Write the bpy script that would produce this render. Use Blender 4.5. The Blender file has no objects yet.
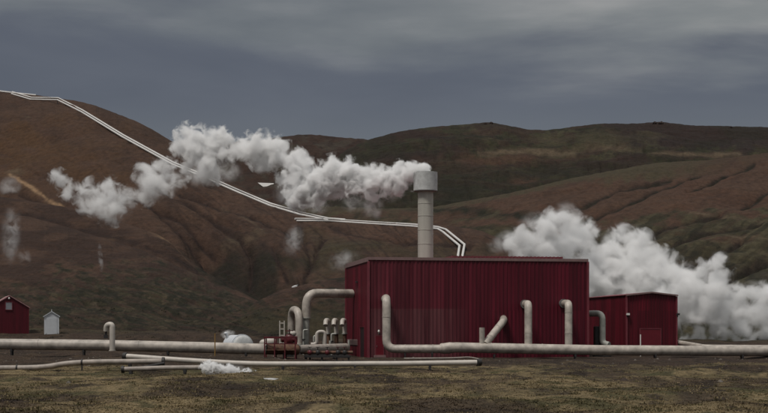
import bpy, bmesh, math, random
import numpy as np
from mathutils import Vector, Matrix
R = math.radians
random.seed(7)
rng = np.random.default_rng(11)
S = bpy.context.scene
C = S.collection

# ------------------------------------------------------------------ camera frame used for surveying the place
FPX, U0, V0, CZ = 1433.0, 384.0, 333.0, 2.0
def at(u, v, Y):
    return Vector(((u - U0) / FPX * Y, Y, CZ + (V0 - v) / FPX * Y))

# ------------------------------------------------------------------ noise
def _hash(*ints, seed=0):
    h = np.full(np.broadcast(*ints).shape, (seed * 2654435761 + 97) & 0xffffffff, dtype=np.uint32)
    for k, i in zip((374761393, 668265263, 2147483647 - 1000, 1274126177), ints):
        h = (h ^ (i.astype(np.int64) & 0xffffffff).astype(np.uint32) * np.uint32(k))
        h = (h ^ (h >> np.uint32(13))) * np.uint32(1274126177)
        h = h ^ (h >> np.uint32(16))
    return h
def _fade(t): return t * t * t * (t * (t * 6 - 15) + 10)
def n2(x, y, seed=0):
    x, y = np.broadcast_arrays(np.asarray(x, float), np.asarray(y, float))
    xi, yi = np.floor(x), np.floor(y); fx, fy = x - xi, y - yi
    xi, yi = xi.astype(np.int64), yi.astype(np.int64)
    out = 0; wx, wy = _fade(fx), _fade(fy)
    for i in (0, 1):
        for j in (0, 1):
            a = _hash(xi + i, yi + j, seed=seed).astype(np.float64) * (2 * np.pi / 4294967296.0)
            g = np.cos(a) * (fx - i) + np.sin(a) * (fy - j)
            out = out + g * (wx if i else 1 - wx) * (wy if j else 1 - wy)
    return out * 1.5
def n3(x, y, z, seed=0):
    xi, yi, zi = np.floor(x), np.floor(y), np.floor(z); fx, fy, fz = x - xi, y - yi, z - zi
    xi, yi, zi = (q.astype(np.int64) for q in (xi, yi, zi))
    out = 0; wx, wy, wz = _fade(fx), _fade(fy), _fade(fz)
    for i in (0, 1):
        for j in (0, 1):
            for k in (0, 1):
                h = _hash(xi + i, yi + j, zi + k, seed=seed)
                gx = (h & np.uint32(1023)).astype(float) / 511.5 - 1
                gy = ((h >> np.uint32(10)) & np.uint32(1023)).astype(float) / 511.5 - 1
                gz = ((h >> np.uint32(20)) & np.uint32(1023)).astype(float) / 511.5 - 1
                out = out + (gx * (fx - i) + gy * (fy - j) + gz * (fz - k)) * (wx if i else 1 - wx) * (wy if j else 1 - wy) * (wz if k else 1 - wz)
    return out * 1.3
def fbm2(x, y, oct=5, seed=0, gain=.5):
    o, a, f = 0, 1, 1
    for k in range(oct):
        o = o + a * n2(x * f + 17.3 * k, y * f - 9.1 * k, seed + k); a *= gain; f *= 2.03
    return o
def ridged2(x, y, oct=4, seed=0):
    o, a, f = 0, 1, 1
    for k in range(oct):
        o = o + a * (1 - np.abs(n2(x * f + 5.7 * k, y * f + 3.1 * k, seed + k)) * 2); a *= .5; f *= 2.1
    return o / 1.9
def sstep(a, b, x):
    t = np.clip((x - a) / (b - a), 0, 1); return t * t * (3 - 2 * t)
def seg_dist(U, V, pts):
    d = np.full(U.shape, 1e9)
    for (x0, y0), (x1, y1) in zip(pts[:-1], pts[1:]):
        dx, dy = x1 - x0, y1 - y0
        t = np.clip(((U - x0) * dx + (V - y0) * dy) / (dx * dx + dy * dy), 0, 1)
        d = np.minimum(d, np.hypot(U - x0 - t * dx, V - y0 - t * dy))
    return d

# ------------------------------------------------------------------ materials
def new_mat(name):
    m = bpy.data.materials.new(name); m.use_nodes = True
    nt = m.node_tree; return m, nt, nt.nodes['Principled BSDF']
def node(nt, t, **kw):
    n = nt.nodes.new(t)
    for k, v in kw.items():
        if k in n.inputs: n.inputs[k].default_value = v
        else: setattr(n, k, v)
    return n
def ramp(nt, src, stops):
    r = nt.nodes.new('ShaderNodeValToRGB'); e = r.color_ramp.elements
    while len(e) < len(stops): e.new(.5)
    for q, (p, c) in zip(e, stops):
        q.position = p; q.color = (c, c, c, 1) if not isinstance(c, tuple) else (*c, 1)
    nt.links.new(src, r.inputs[0]); return r
def mixc(nt, mode, fac, a, b):
    m = nt.nodes.new('ShaderNodeMix'); m.data_type = 'RGBA'; m.blend_type = mode
    for sock, v in ((m.inputs['Factor'], fac), (m.inputs['A'], a), (m.inputs['B'], b)):
        if hasattr(v, 'is_output'): nt.links.new(v, sock)
        elif isinstance(v, (int, float)): sock.default_value = v
        else: sock.default_value = (*v, 1) if len(v) == 3 else v
    return m.outputs['Result']
def plain(name, col, rough=.6, metal=0, var=.25, scale=3, bump=0, streak=False, spec=.5):
    m, nt, b = new_mat(name)
    tc = node(nt, 'ShaderNodeTexCoord'); mp = node(nt, 'ShaderNodeMapping')
    if streak: mp.inputs['Scale'].default_value = (1, 1, .12)
    nt.links.new(tc.outputs['Object'], mp.inputs[0])
    n = node(nt, 'ShaderNodeTexNoise', Scale=scale, Detail=6.0, Roughness=.6); nt.links.new(mp.outputs[0], n.inputs['Vector'])
    r = ramp(nt, n.outputs['Fac'], [(.3, 1 - var), (.7, 1 + var)])
    nt.links.new(mixc(nt, 'MULTIPLY', 1.0, col, r.outputs[0]), b.inputs['Base Color'])
    b.inputs['Roughness'].default_value = rough; b.inputs['Metallic'].default_value = metal
    b.inputs['Specular IOR Level'].default_value = spec
    if bump:
        bp = node(nt, 'ShaderNodeBump', Strength=.5, Distance=bump)
        nt.links.new(n.outputs['Fac'], bp.inputs['Height']); nt.links.new(bp.outputs[0], b.inputs['Normal'])
    return m
def terrain_mat(name, scale, bump, var=.19, fine=9.0, ysc=.3):
    m, nt, b = new_mat(name)
    at_ = node(nt, 'ShaderNodeAttribute', attribute_name='Col')
    tc = node(nt, 'ShaderNodeTexCoord')
    mp = node(nt, 'ShaderNodeMapping'); mp.inputs['Scale'].default_value = (1, ysc, 1.3); nt.links.new(tc.outputs['Object'], mp.inputs[0])
    n = node(nt, 'ShaderNodeTexNoise', Scale=scale, Detail=9.0, Roughness=.62); nt.links.new(mp.outputs[0], n.inputs['Vector'])
    n_2 = node(nt, 'ShaderNodeTexNoise', Scale=scale * fine, Detail=4.0, Roughness=.75); nt.links.new(mp.outputs[0], n_2.inputs['Vector'])
    r = ramp(nt, n.outputs['Fac'], [(.28, 1 - var * .6), (.72, 1 + var * .6)])
    r2 = ramp(nt, n_2.outputs['Fac'], [(.34, 1 - var * 1.5), (.66, 1 + var * 1.5)])
    c = mixc(nt, 'MULTIPLY', 1.0, at_.outputs['Color'], r.outputs[0])
    c = mixc(nt, 'MULTIPLY', 1.0, c, r2.outputs[0])
    nt.links.new(c, b.inputs['Base Color'])
    b.inputs['Roughness'].default_value = .95; b.inputs['Specular IOR Level'].default_value = .15
    add = node(nt, 'ShaderNodeMath', operation='ADD'); mul = node(nt, 'ShaderNodeMath', operation='MULTIPLY'); mul.inputs[1].default_value = .35
    nt.links.new(n_2.outputs['Fac'], mul.inputs[0]); nt.links.new(n.outputs['Fac'], add.inputs[0]); nt.links.new(mul.outputs[0], add.inputs[1])
    bp = node(nt, 'ShaderNodeBump', Strength=.9, Distance=bump)
    nt.links.new(add.outputs[0], bp.inputs['Height']); nt.links.new(bp.outputs[0], b.inputs['Normal'])
    return m
def clad_mat(name, col, faded):
    """painted corrugated sheet: vertical weather streaks, chalky sheets below the mid seam where faded > 0"""
    m, nt, b = new_mat(name)
    tc = node(nt, 'ShaderNodeTexCoord'); mp = node(nt, 'ShaderNodeMapping'); mp.inputs['Scale'].default_value = (2.2, 2.2, .1)
    nt.links.new(tc.outputs['Object'], mp.inputs[0])
    n = node(nt, 'ShaderNodeTexNoise', Scale=1.0, Detail=7.0, Roughness=.65); nt.links.new(mp.outputs[0], n.inputs['Vector'])
    r = ramp(nt, n.outputs['Fac'], [(.3, .62), (.5, 1.0), (.72, 1.5)])
    c = mixc(nt, 'MULTIPLY', 1.0, col, r.outputs[0])
    sx = node(nt, 'ShaderNodeSeparateXYZ'); nt.links.new(tc.outputs['Object'], sx.inputs[0])
    # sheet-to-sheet tone: each sheet about a metre wide
    ms = node(nt, 'ShaderNodeMapping'); ms.inputs['Scale'].default_value = (.95, .95, .26); nt.links.new(tc.outputs['Object'], ms.inputs[0])
    fl = node(nt, 'ShaderNodeVectorMath', operation='FLOOR'); nt.links.new(ms.outputs[0], fl.inputs[0])
    wn = node(nt, 'ShaderNodeTexWhiteNoise'); nt.links.new(fl.outputs[0], wn.inputs[0])
    rs = ramp(nt, wn.outputs['Value'], [(0, .8), (1, 1.2)])
    c = mixc(nt, 'MULTIPLY', 1.0, c, rs.outputs[0])
    if faded:
        def band(src, a, bb):
            k = node(nt, 'ShaderNodeMapRange', interpolation_type='SMOOTHSTEP'); k.inputs['From Min'].default_value = a; k.inputs['From Max'].default_value = bb
            nt.links.new(src, k.inputs['Value']); return k.outputs['Result']
        def mul(a, bb):
            k = node(nt, 'ShaderNodeMath', operation='MULTIPLY')
            for i, v in enumerate((a, bb)):
                if isinstance(v, float): k.inputs[i].default_value = v
                else: nt.links.new(v, k.inputs[i])
            return k.outputs[0]
        side = band(sx.outputs['X'], 8.6, 6.2); low = band(sx.outputs['Z'], 4.0, 3.94)
        st = ramp(nt, n.outputs['Fac'], [(.36, .25), (.6, 1.0)]).outputs[0]
        f = mul(mul(mul(side, low), st), .62)
        c = mixc(nt, 'MIX', f, c, (.135, .06, .062))
        wide = band(sx.outputs['X'], 12.0, 2.0)
        c = mixc(nt, 'MIX', mul(mul(wide, st), .30), c, (.16, .055, .062))
    nt.links.new(c, b.inputs['Base Color'])
    b.inputs['Roughness'].default_value = .5; b.inputs['Specular IOR Level'].default_value = .35
    return m
def steam_mat(name, cen, rad, dens, fr, tear, e0, e1, fine=1.0):
    """steam density: soft union of puffs, warped and torn by noise, fading out at the edges"""
    m, nt, b = new_mat(name); nt.nodes.remove(b); L = nt.links.new
    def vm(op, x, y, z=None):
        k = node(nt, 'ShaderNodeVectorMath', operation=op)
        for i, v in enumerate((x, y, z)):
            if v is None: continue
            if hasattr(v, 'is_output'): L(v, k.inputs[i])
            else: k.inputs[i].default_value = v
        return k
    def mt(op, x, y, z=None):
        k = node(nt, 'ShaderNodeMath', operation=op)
        for i, v in enumerate((x, y, z)):
            if v is None: continue
            if hasattr(v, 'is_output'): L(v, k.inputs[i])
            else: k.inputs[i].default_value = v
        return k.outputs[0]
    tc = node(nt, 'ShaderNodeTexCoord'); P = tc.outputs['Object']; mean = float(np.mean(rad))
    nw = node(nt, 'ShaderNodeTexNoise', Scale=.55 * fr, Detail=2.0, Roughness=.5); L(P, nw.inputs['Vector'])
    P2 = vm('ADD', P, vm('MULTIPLY_ADD', nw.outputs['Color'], (1.5 * mean,) * 3, (-.75 * mean,) * 3).outputs[0]).outputs[0]
    F = None
    for cc, q in zip(cen, rad):
        f = mt('MULTIPLY_ADD', vm('DISTANCE', P2, tuple(cc)).outputs['Value'], -1 / float(q), 1.0)
        F = f if F is None else mt('SMOOTH_MAX', F, f, .22)
    n = node(nt, 'ShaderNodeTexNoise', Scale=fr, Detail=5.0, Roughness=.58, Distortion=.5, Lacunarity=2.1); L(P, n.inputs['Vector'])
    G = mt('ADD', F, mt('MULTIPLY', mt('SUBTRACT', n.outputs['Fac'], .5), 2 * tear))
    mr = node(nt, 'ShaderNodeMapRange', interpolation_type='SMOOTHSTEP')
    for k, v in (('From Min', e0), ('From Max', e1), ('To Min', 0.), ('To Max', dens)): mr.inputs[k].default_value = v
    L(G, mr.inputs['Value'])
    pv = node(nt, 'ShaderNodeVolumePrincipled'); pv.inputs['Color'].default_value = (.993, .993, .991, 1); pv.inputs['Anisotropy'].default_value = 0
    L(mr.outputs[0], pv.inputs['Density']); L(pv.outputs[0], nt.nodes['Material Output'].inputs['Volume'])
    return m

M = dict(
    pipe=plain('pipe_cladding', (.37, .33, .285), .5, .0, .38, 1.6),
    pipe_old=plain('dull_pipe_cladding', (.30, .26, .225), .6, .0, .3, 2.5),
    pipe_white=plain('pale_pipe', (.46, .42, .37), .5, 0, .15, 2),
    hillpipe=plain('hill_pipe', (.56, .545, .52), .5, 0, .08, .6),
    pipe_green=plain('grey_pipe_cladding', (.36, .36, .32), .5, .0, .22, 2.0),
    band=plain('band_steel', (.22, .21, .2), .45, .6, .2, 4),
    dark=plain('dark_steel', (.025, .022, .021), .6, 0, .3, 4),
    rust=plain('rusty_steel', (.11, .055, .032), .8, 0, .5, 3),
    redsteel=plain('red_painted_steel', (.09, .009, .013), .5, 0, .3, 3),
    trim=plain('faded_trim', (.20, .125, .12), .5, 0, .15, 2),
    redtrim=plain('red_trim', (.16, .028, .04), .5, 0, .2, 2),
    roof=plain('red_roof', (.17, .035, .045), .5, 0, .2, 1),
    clad=clad_mat('wine_cladding', (.083, .0045, .0132), 1),
    clad_plain=clad_mat('wine_cladding_even', (.081, .0034, .0100), 0),
    door=plain('wine_door', (.12, .006, .014), .4, 0, .1, 2),
    darkdoor=plain('dark_door', (.02, .008, .01), .5, 0, .2, 2),
    stack=plain('stack_cladding', (.42, .41, .36), .55, 0, .16, 1.2, streak=True),
    cap=plain('cap_cladding', (.47, .48, .47), .55, 0, .2, 2.5),
    white=plain('white_paint', (.54, .56, .58), .5, 0, .07, 3),
    greyvent=plain('grey_vent', (.22, .22, .24), .5, 0, .1, 3),
    lamp=plain('lamp_plastic', (.75, .72, .68), .4, 0, .05, 3),
    yellow=plain('yellow_post', (.26, .15, .04), .6, 0, .2, 4),
    rock=plain('lava_rock', (.05, .038, .034), .95, 0, .5, 1.2, bump=.2, spec=.1),
    snow=plain('old_snow', (.5, .5, .49), .8, 0, .12, .6),
)

# ------------------------------------------------------------------ mesh helpers
class MB:
    def __init__(s): s.v, s.f, s.sm = [], [], []
    def add(s, vs, fs, smooth=False):
        o = len(s.v); s.v += [tuple(p) for p in vs]
        s.f += [tuple(i + o for i in f) for f in fs]; s.sm += [smooth] * len(fs); return s
    def box(s, x0, x1, y0, y1, z0, z1, mat=None):
        vs = [Vector((x, y, z)) for z in (z0, z1) for y in (y0, y1) for x in (x0, x1)]
        if mat: vs = [mat @ v for v in vs]
        return s.add(vs, [(0, 2, 3, 1), (4, 5, 7, 6), (0, 1, 5, 4), (2, 6, 7, 3), (0, 4, 6, 2), (1, 3, 7, 5)])
    def tube(s, pts, r, seg=18, bend=0.0, nb=6, caps=True, open_end=False):
        pts = [Vector(p) for p in pts]
        rad = r if callable(r) else (lambda t: r)
        path = [pts[0]]
        for a, b, c in zip(pts[:-2], pts[1:-1], pts[2:]):
            d1, d2 = (b - a), (c - b)
            k = min(bend, d1.length * .49, d2.length * .49)
            if k < 1e-4 or d1.normalized().dot(d2.normalized()) > .9995: path.append(b); continue
            p0, p1 = b - d1.normalized() * k, b + d2.normalized() * k
            for i in range(nb + 1):
                t = i / nb; path.append(p0 * (1 - t) ** 2 + b * 2 * t * (1 - t) + p1 * t * t)
        path.append(pts[-1])
        L = [0.0]
        for a, b in zip(path[:-1], path[1:]): L.append(L[-1] + (b - a).length)
        rings, nrm = [], None
        for i, p in enumerate(path):
            t = ((path[min(i + 1, len(path) - 1)] - p).normalized() + (p - path[max(i - 1, 0)]).normalized())
            t.normalize()
            if nrm is None:
                nrm = t.orthogonal().normalized()
            nrm = (nrm - t * nrm.dot(t)).normalized(); bi = t.cross(nrm)
            q = rad(L[i] / L[-1])
            rings.append([p + (nrm * math.cos(2 * math.pi * j / seg) + bi * math.sin(2 * math.pi * j / seg)) * q for j in range(seg)])
        vs = [v for rg in rings for v in rg]
        fs = [(i * seg + j, i * seg + (j + 1) % seg, (i + 1) * seg + (j + 1) % seg, (i + 1) * seg + j) for i in range(len(rings) - 1) for j in range(seg)]
        s.add(vs, fs, True)
        if caps:
            s.add(rings[0], [tuple(range(seg))[::-1]]); s.add(rings[-1], [tuple(range(seg))])
        return s
    def bands(s, a, b, r, pitch, w=.08, grow=1.05, seg=18):
        a, b = Vector(a), Vector(b); n = int((b - a).length / pitch); d = (b - a).normalized()
        for i in range(1, n + 1):
            p = a + d * pitch * (i - .4)
            if (p - a).length < (b - a).length: s.tube([p - d * w / 2, p + d * w / 2], r * grow, seg)
        return s
    def ellipsoid(s, c, rx, ry, rz, nu=16, nv=10, mat=None):
        vs, fs = [], []
        for i in range(nv + 1):
            th = math.pi * i / nv
            for j in range(nu):
                ph = 2 * math.pi * j / nu
                v = Vector((c[0] + rx * math.sin(th) * math.cos(ph), c[1] + ry * math.sin(th) * math.sin(ph), c[2] + rz * math.cos(th)))
                vs.append(mat @ v if mat else v)
        for i in range(nv):
            for j in range(nu): fs.append((i * nu + j, (i + 1) * nu + j, (i + 1) * nu + (j + 1) % nu, i * nu + (j + 1) % nu))
        return s.add(vs, fs, True)
    def extrude(s, poly, axis_vec, mat=None):
        """closed polygon (list of Vectors) swept along axis_vec"""
        n = len(poly); vs = [Vector(p) for p in poly] + [Vector(p) + Vector(axis_vec) for p in poly]
        if mat: vs = [mat @ v for v in vs]
        return s.add(vs, [tuple(range(n))[::-1], tuple(range(n, 2 * n))] + [(i, (i + 1) % n, n + (i + 1) % n, n + i) for i in range(n)])
    def build(s, name, mat, parent=None, bevel=0):
        me = bpy.data.meshes.new(name); me.from_pydata(s.v, [], s.f); me.update()
        me.polygons.foreach_set('use_smooth', s.sm)
        bm = bmesh.new(); bm.from_mesh(me); bmesh.ops.recalc_face_normals(bm, faces=bm.faces); bm.to_mesh(me); bm.free()
        o = bpy.data.objects.new(name, me); C.objects.link(o); me.materials.append(M[mat] if isinstance(mat, str) else mat)
        if parent: o.parent = parent
        if bevel:
            b = o.modifiers.new('bevel', 'BEVEL'); b.width = bevel; b.segments = 2; b.limit_method = 'ANGLE'
        return o
def tag(o, label=None, cat=None, group=None, kind=None):
    for k, v in (('label', label), ('category', cat), ('group', group), ('kind', kind)):
        if v: o[k] = v
    return o
def empty(name, loc, rz=0):
    o = bpy.data.objects.new(name, None); C.objects.link(o); o.location = loc; o.rotation_euler = (0, 0, rz); o.empty_display_size = .3
    return o
def grid_mesh(name, P, Col, mat, kind='structure', smooth=True):
    n0, n1 = P.shape[:2]
    idx = np.arange(n0 * n1).reshape(n0, n1)
    f = np.stack([idx[:-1, :-1], idx[1:, :-1], idx[1:, 1:], idx[:-1, 1:]], -1).reshape(-1, 4)
    return raw_mesh(name, P.reshape(-1, 3), f, mat, Col.reshape(-1, 3) if Col is not None else None, kind, smooth)
def raw_mesh(name, V, F, mat, Col=None, kind=None, smooth=True):
    me = bpy.data.meshes.new(name); k = F.shape[1]
    me.vertices.add(len(V)); me.vertices.foreach_set('co', np.ascontiguousarray(V, dtype=np.float32).ravel())
    me.loops.add(F.size); me.loops.foreach_set('vertex_index', np.ascontiguousarray(F, dtype=np.int32).ravel())
    me.polygons.add(len(F)); me.polygons.foreach_set('loop_start', np.arange(0, F.size, k, dtype=np.int32))
    me.update(calc_edges=True)
    me.polygons.foreach_set('use_smooth', np.full(len(F), smooth))
    if Col is not None:
        a = me.attributes.new('Col', 'FLOAT_COLOR', 'POINT')
        c = np.ones((len(V), 4), np.float32); c[:, :3] = np.clip(Col, 0, 1); a.data.foreach_set('color', c.ravel())
    o = bpy.data.objects.new(name, me); C.objects.link(o); me.materials.append(mat)
    if kind: o['kind'] = kind
    return o

# ------------------------------------------------------------------ ground
def ground_z(X, Y):
    X, Y = np.asarray(X, float), np.asarray(Y, float)
    z = .26 * fbm2(X / 10, Y / 10, 3, 3) + .07 * fbm2(X / 1.7, Y / 1.7, 3, 8)
    z = z + sstep(122, 150, Y) * (1.2 + .6 * sstep(-5, -25, X))
    z = z + .42 * sstep(0, -12, X) * sstep(88, 102, Y)
    z = z - .12 * sstep(96, 101, Y) * sstep(112, 104, Y)
    k = np.exp(-((X + 10) / 9) ** 4 - ((Y - 72) / 5) ** 4); z = z * (1 - k) - .13 * k
    flat = np.exp(-((X - 8) / 16) ** 4) * sstep(100, 106, Y) * sstep(132, 126, Y)
    return z * (1 - .7 * flat)
GCOL = dict(straw=(.182, .138, .074), olive=(.080, .064, .032), green=(.050, .048, .021), brown=(.044, .029, .021), dark=(.021, .015, .012))
def ground_col(X, Y):
    c = lambda k: np.array(GCOL[k])
    a = fbm2(X / 9, Y / 14, 4, 21); b = fbm2(X / 4.5, Y / 8, 4, 31); d = fbm2(X / 1.3, Y / 3.0, 3, 41); far = sstep(83, 92, Y + 9 * a + 4 * d)
    out = np.ones(X.shape + (3,)) * c('straw') * .8
    def lay(m, k):
        nonlocal out
        out = out * (1 - m[..., None]) + c(k) * m[..., None]
    lay(sstep(-.25, .45, a) * .8, 'olive'); lay(sstep(.1, .5, b) * .7, 'straw'); lay(sstep(.12, .5, d + .4 * a) * .8, 'green')
    lay(sstep(.02, .38, -b + .3 * d) * .75, 'brown'); lay(sstep(.22, .55, -d - .3 * b) * .8, 'dark')
    right = sstep(2, 20, X) * sstep(60, 72, Y)
    lay(right * sstep(-.3, .4, -a + .5 * d) * .7, 'dark')
    lay(far * .85, 'brown'); lay(far * sstep(-.2, .4, d + b) * .6, 'dark')  # bare soil strip; shade beneath the pipes is darkened into its colour
    lay(sstep(140, 160, Y) * .7, 'green')
    return out
def spaced(a0, a1, n, lo, hi, m):
    return np.unique(np.concatenate([-np.geomspace(-lo + 1, -a0 + 1, m)[::-1] + 1 if lo < a0 else [], np.linspace(a0, a1, n), a1 + np.geomspace(1, hi - a1, m)]))
xs = np.concatenate([-52 - np.geomspace(1, 3000, 26)[::-1], np.linspace(-52, 52, 420), 52 + np.geomspace(1, 3000, 26)])
ys = np.concatenate([-np.geomspace(1, 1000, 16)[::-1], np.linspace(0, 28, 20), np.linspace(28.2, 125, 620), np.linspace(125.5, 200, 110), 200 + np.geomspace(2, 5000, 24)])
GX, GY = np.meshgrid(xs, ys, indexing='ij')
GZ = ground_z(GX, GY); GZ = np.where(GY > 260, GZ - 4 * sstep(260, 500, GY), GZ)
M['ground'] = terrain_mat('moorland_soil', 1.6, .3, .36, 5.0, .6)
grid_mesh('ground', np.stack([GX, GY, GZ], -1), ground_col(GX, GY), M['ground'])

# ------------------------------------------------------------------ hills
HC = {k: np.array(v) * np.array((.475, .415, .36)) for k, v in dict(
    brown=(.112, .073, .055), red=(.118, .070, .052), dbrown=(.066, .043, .035), umber=(.042, .028, .025),
    ochre=(.40, .29, .19), orange=(.120, .072, .038), green=(.052, .055, .031), dgreen=(.025, .027, .017), moss=(.105, .102, .066),
    tan=(.165, .138, .10), grey=(.082, .078, .066), purple=(.040, .031, .032), black=(.014, .016, .010)).items()}
def smooth_curve(pts, u):
    p = np.array(pts, float); uu = np.linspace(p[0, 0], p[-1, 0], 900); vv = np.interp(uu, p[:, 0], p[:, 1])
    k = np.hanning(27); k /= k.sum(); vs = np.convolve(np.pad(vv, 13, mode='edge'), k, 'valid')
    return np.interp(u, uu, vs)
class Paint:
    def __init__(s, U, V, X, Y, t): s.U, s.V, s.X, s.Y, s.t = U, V, X, Y, t; s.c = np.ones(U.shape + (3,)) * HC['brown']
    def lay(s, m, k): m = np.clip(m, 0, 1)[..., None]; s.c = s.c * (1 - m) + HC[k] * m
    def n(s, su, sv, seed, oct=5): return fbm2(s.U / su, s.V / sv, oct, seed)
    def blob(s, u, v, ru, rv, seed=5, amt=.8): return np.clip(1.25 - np.hypot((s.U - u) / ru, (s.V - v) / rv) + amt * s.n(28, 14, seed), 0, 1)
    def streak(s, ang, sc, ln, seed):
        ca, sa = math.cos(R(ang)), math.sin(R(ang)); wu, wv = s.U + 9 * n2(s.U / 40, s.V / 25, seed), s.V + 4 * n2(s.U / 40 + 9, s.V / 25, seed + 1)
        return fbm2((-wu * sa + wv * ca) / sc, (wu * ca + wv * sa) / ln, 4, seed + 2)
    def line(s, pts, w, seed=9, amt=.7): return np.exp(-(seg_dist(s.U, s.V, pts) / w) ** 2) * np.clip(1 + amt * s.n(14, 9, seed), 0, 1.5)
def hill(name, ridge, base, Yb, Yr, u0, u1, nu, nt, matscale, bump, paint, carves=(), prof=.85, namp=2., nscale=30., gul=None, seed=0, back=.5, hollows=()):
    u = np.linspace(u0, u1, nu)
    rv = smooth_curve(ridge, u) + 0.45 * fbm2(u / 9, u * 0 + seed, 4, seed + 60)
    bv = smooth_curve(base, u); yb = smooth_curve(Yb, u); yr = smooth_curve(Yr, u)
    tf = np.linspace(0, 1, nt); tb = 1 + np.linspace(0, back, max(10, nt // 6))[1:]
    t = np.concatenate([tf, tb])
    U, T = np.meshgrid(u, t, indexing='ij'); tc = np.minimum(T, 1)
    s = np.sin(tc * np.pi / 2) ** prof
    V = bv[:, None] + (rv - bv)[:, None] * s
    Y = yb[:, None] + (yr - yb)[:, None] * T
    X = (U - U0) / FPX * Y; Z = CZ + (V0 - V) / FPX * Y
    over = np.clip(T - 1, 0, 9) / back
    Z = Z - over ** 1.6 * (np.abs(Z) * .55 + 3)
    w = np.clip(tc * 6, 0, 1) * (1 - .82 * sstep(.7, 1, tc))
    D = namp * fbm2(X / nscale, Y / nscale, 6, seed)
    D = D + namp * .25 * fbm2(X / nscale * 5, Y / nscale * 5, 4, seed + 5)
    if gul:
        for (ang, sc, ln, amp) in gul:
            ca, sa = math.cos(R(ang)), math.sin(R(ang))
            wu, wv = U + 9 * n2(U / 40, V / 25, seed + 70), V + 5 * n2(U / 40 + 9, V / 25, seed + 71)
            al, ac = (wu * ca + wv * sa), (-wu * sa + wv * ca)
            D = D - amp * 1.6 * np.clip((ridged2(ac / sc, al / ln, 3, seed + 80) - .5) / .5, 0, 1.2) ** 2 * (.5 + .8 * np.clip(n2(U / 60, V / 30, seed + 81) + .5, 0, 1))
    for (pts, wd, dep) in carves:
        d = seg_dist(U + 2.2 * n2(U / 11, V / 9, 33), V + 1.6 * n2(U / 11 + 4, V / 9, 34), pts)
        D = D - dep * .36 * np.exp(-d / (wd * 1.5))
    for (pts, wd, dep) in hollows: D = D - dep * np.exp(-(seg_dist(U, V, pts) / wd) ** 2)
    Z = Z + D * w
    p = Paint(U, V, X, Y, T); p.D = D; paint(p)
    return grid_mesh(name, np.stack([X, Y, Z], -1), p.c, terrain_mat(name + '_soil', matscale, bump))

def paint_back(p):
    p.lay(np.ones(p.U.shape), 'dbrown'); p.lay(sstep(-.2, .5, p.n(20, 10, 2)) * .7, 'grey'); p.lay(sstep(.1, .5, p.n(12, 6, 4)) * .6, 'umber')
hill('back_hill', [(150, 175), (195, 155), (222, 143), (240, 141), (262, 139.5), (285, 136.5), (300, 134), (315, 134.5), (340, 137), (365, 139), (400, 152), (470, 200)], [(150, 240), (470, 240)],
     [(150, 900), (470, 900)], [(150, 1350), (470, 1350)], 150, 470, 260, 120, .03, 4, paint_back, namp=5, nscale=150, gul=[(60, 16, 80, 2)], seed=40)

def paint_green(p):
    p.lay(np.ones(p.U.shape), 'green'); n1 = p.n(45, 14, 2); n_2 = p.n(16, 7, 3)
    p.lay(sstep(.0, .5, n1) * .45, 'moss'); p.lay(sstep(.0, .45, -n_2) * .75, 'dgreen'); p.lay(sstep(-.1, .4, p.n(30, 9, 7)) * .7, 'dbrown'); p.lay(sstep(.0, .4, p.n(9, 4, 17)) * .55, 'umber')
    p.lay(p.blob(400, 133, 40, 6), 'umber'); p.lay(p.blob(445, 141, 25, 5) * .8, 'purple'); p.lay(p.blob(415, 155, 45, 6) * .8, 'purple'); p.lay(p.blob(488, 124, 30, 4) * .7, 'umber')
    p.lay(sstep(575, 640, p.U + 30 * n_2) * sstep(151, 143, p.V + 6 * n_2 - .02 * (p.U - 680)) * .9, 'purple')
    p.lay(sstep(590, 660, p.U) * sstep(146, 134, p.V + 8 * n1) * .7, 'umber')
    p.lay(sstep(150, 200, p.V) * .55, 'dgreen'); p.lay(sstep(.0, .5, p.n(70, 20, 19)) * .5, 'dgreen')
    p.lay(p.line([(480, 151.5), (520, 151), (575, 151.5)], 2.6) * .9, 'tan'); p.lay(p.line([(575, 149), (600, 147.5), (640, 152)], 2.5) * .45, 'tan')
    p.lay(p.line([(650, 156), (690, 156.5), (740, 154)], 2.5) * .7, 'tan'); p.lay(p.blob(500, 158, 60, 5) * .7, 'red'); p.lay(p.blob(525, 181, 14, 5) * .7, 'red')
    p.lay(p.blob(600, 166, 60, 8) * .8, 'umber'); p.lay(p.blob(560, 172, 50, 8) * .7, 'dgreen'); p.lay(p.blob(590, 142, 70, 8) * .6, 'moss')
    p.lay(p.blob(440, 185, 70, 16) * .5, 'dgreen'); p.lay(p.blob(460, 165, 60, 10) * .4, 'dbrown')
hill('green_hill', [(300, 190), (325, 168), (345, 150), (365, 140), (400, 131), (440, 126), (465, 124.5), (484, 122.5), (490, 121.8), (500, 124), (530, 129.5), (548, 130), (575, 126.5), (600, 123.5), (640, 123.5), (652, 121.6), (668, 121.8), (690, 124.5), (720, 125.5), (768, 127), (820, 130), (940, 145)],
     [(300, 245), (940, 245)], [(300, 560), (940, 620)], [(300, 900), (940, 1000)], 300, 940, 760, 260, .05, 2.5, paint_green,
     carves=[([(395, 150), (450, 146), (520, 156)], 6, -2.5), ([(480, 153), (560, 153)], 6, 2), ([(560, 175), (610, 163), (660, 158)], 7, -3)], namp=3.5, nscale=110, gul=[(70, 15, 60, .8)], seed=50)

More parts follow.
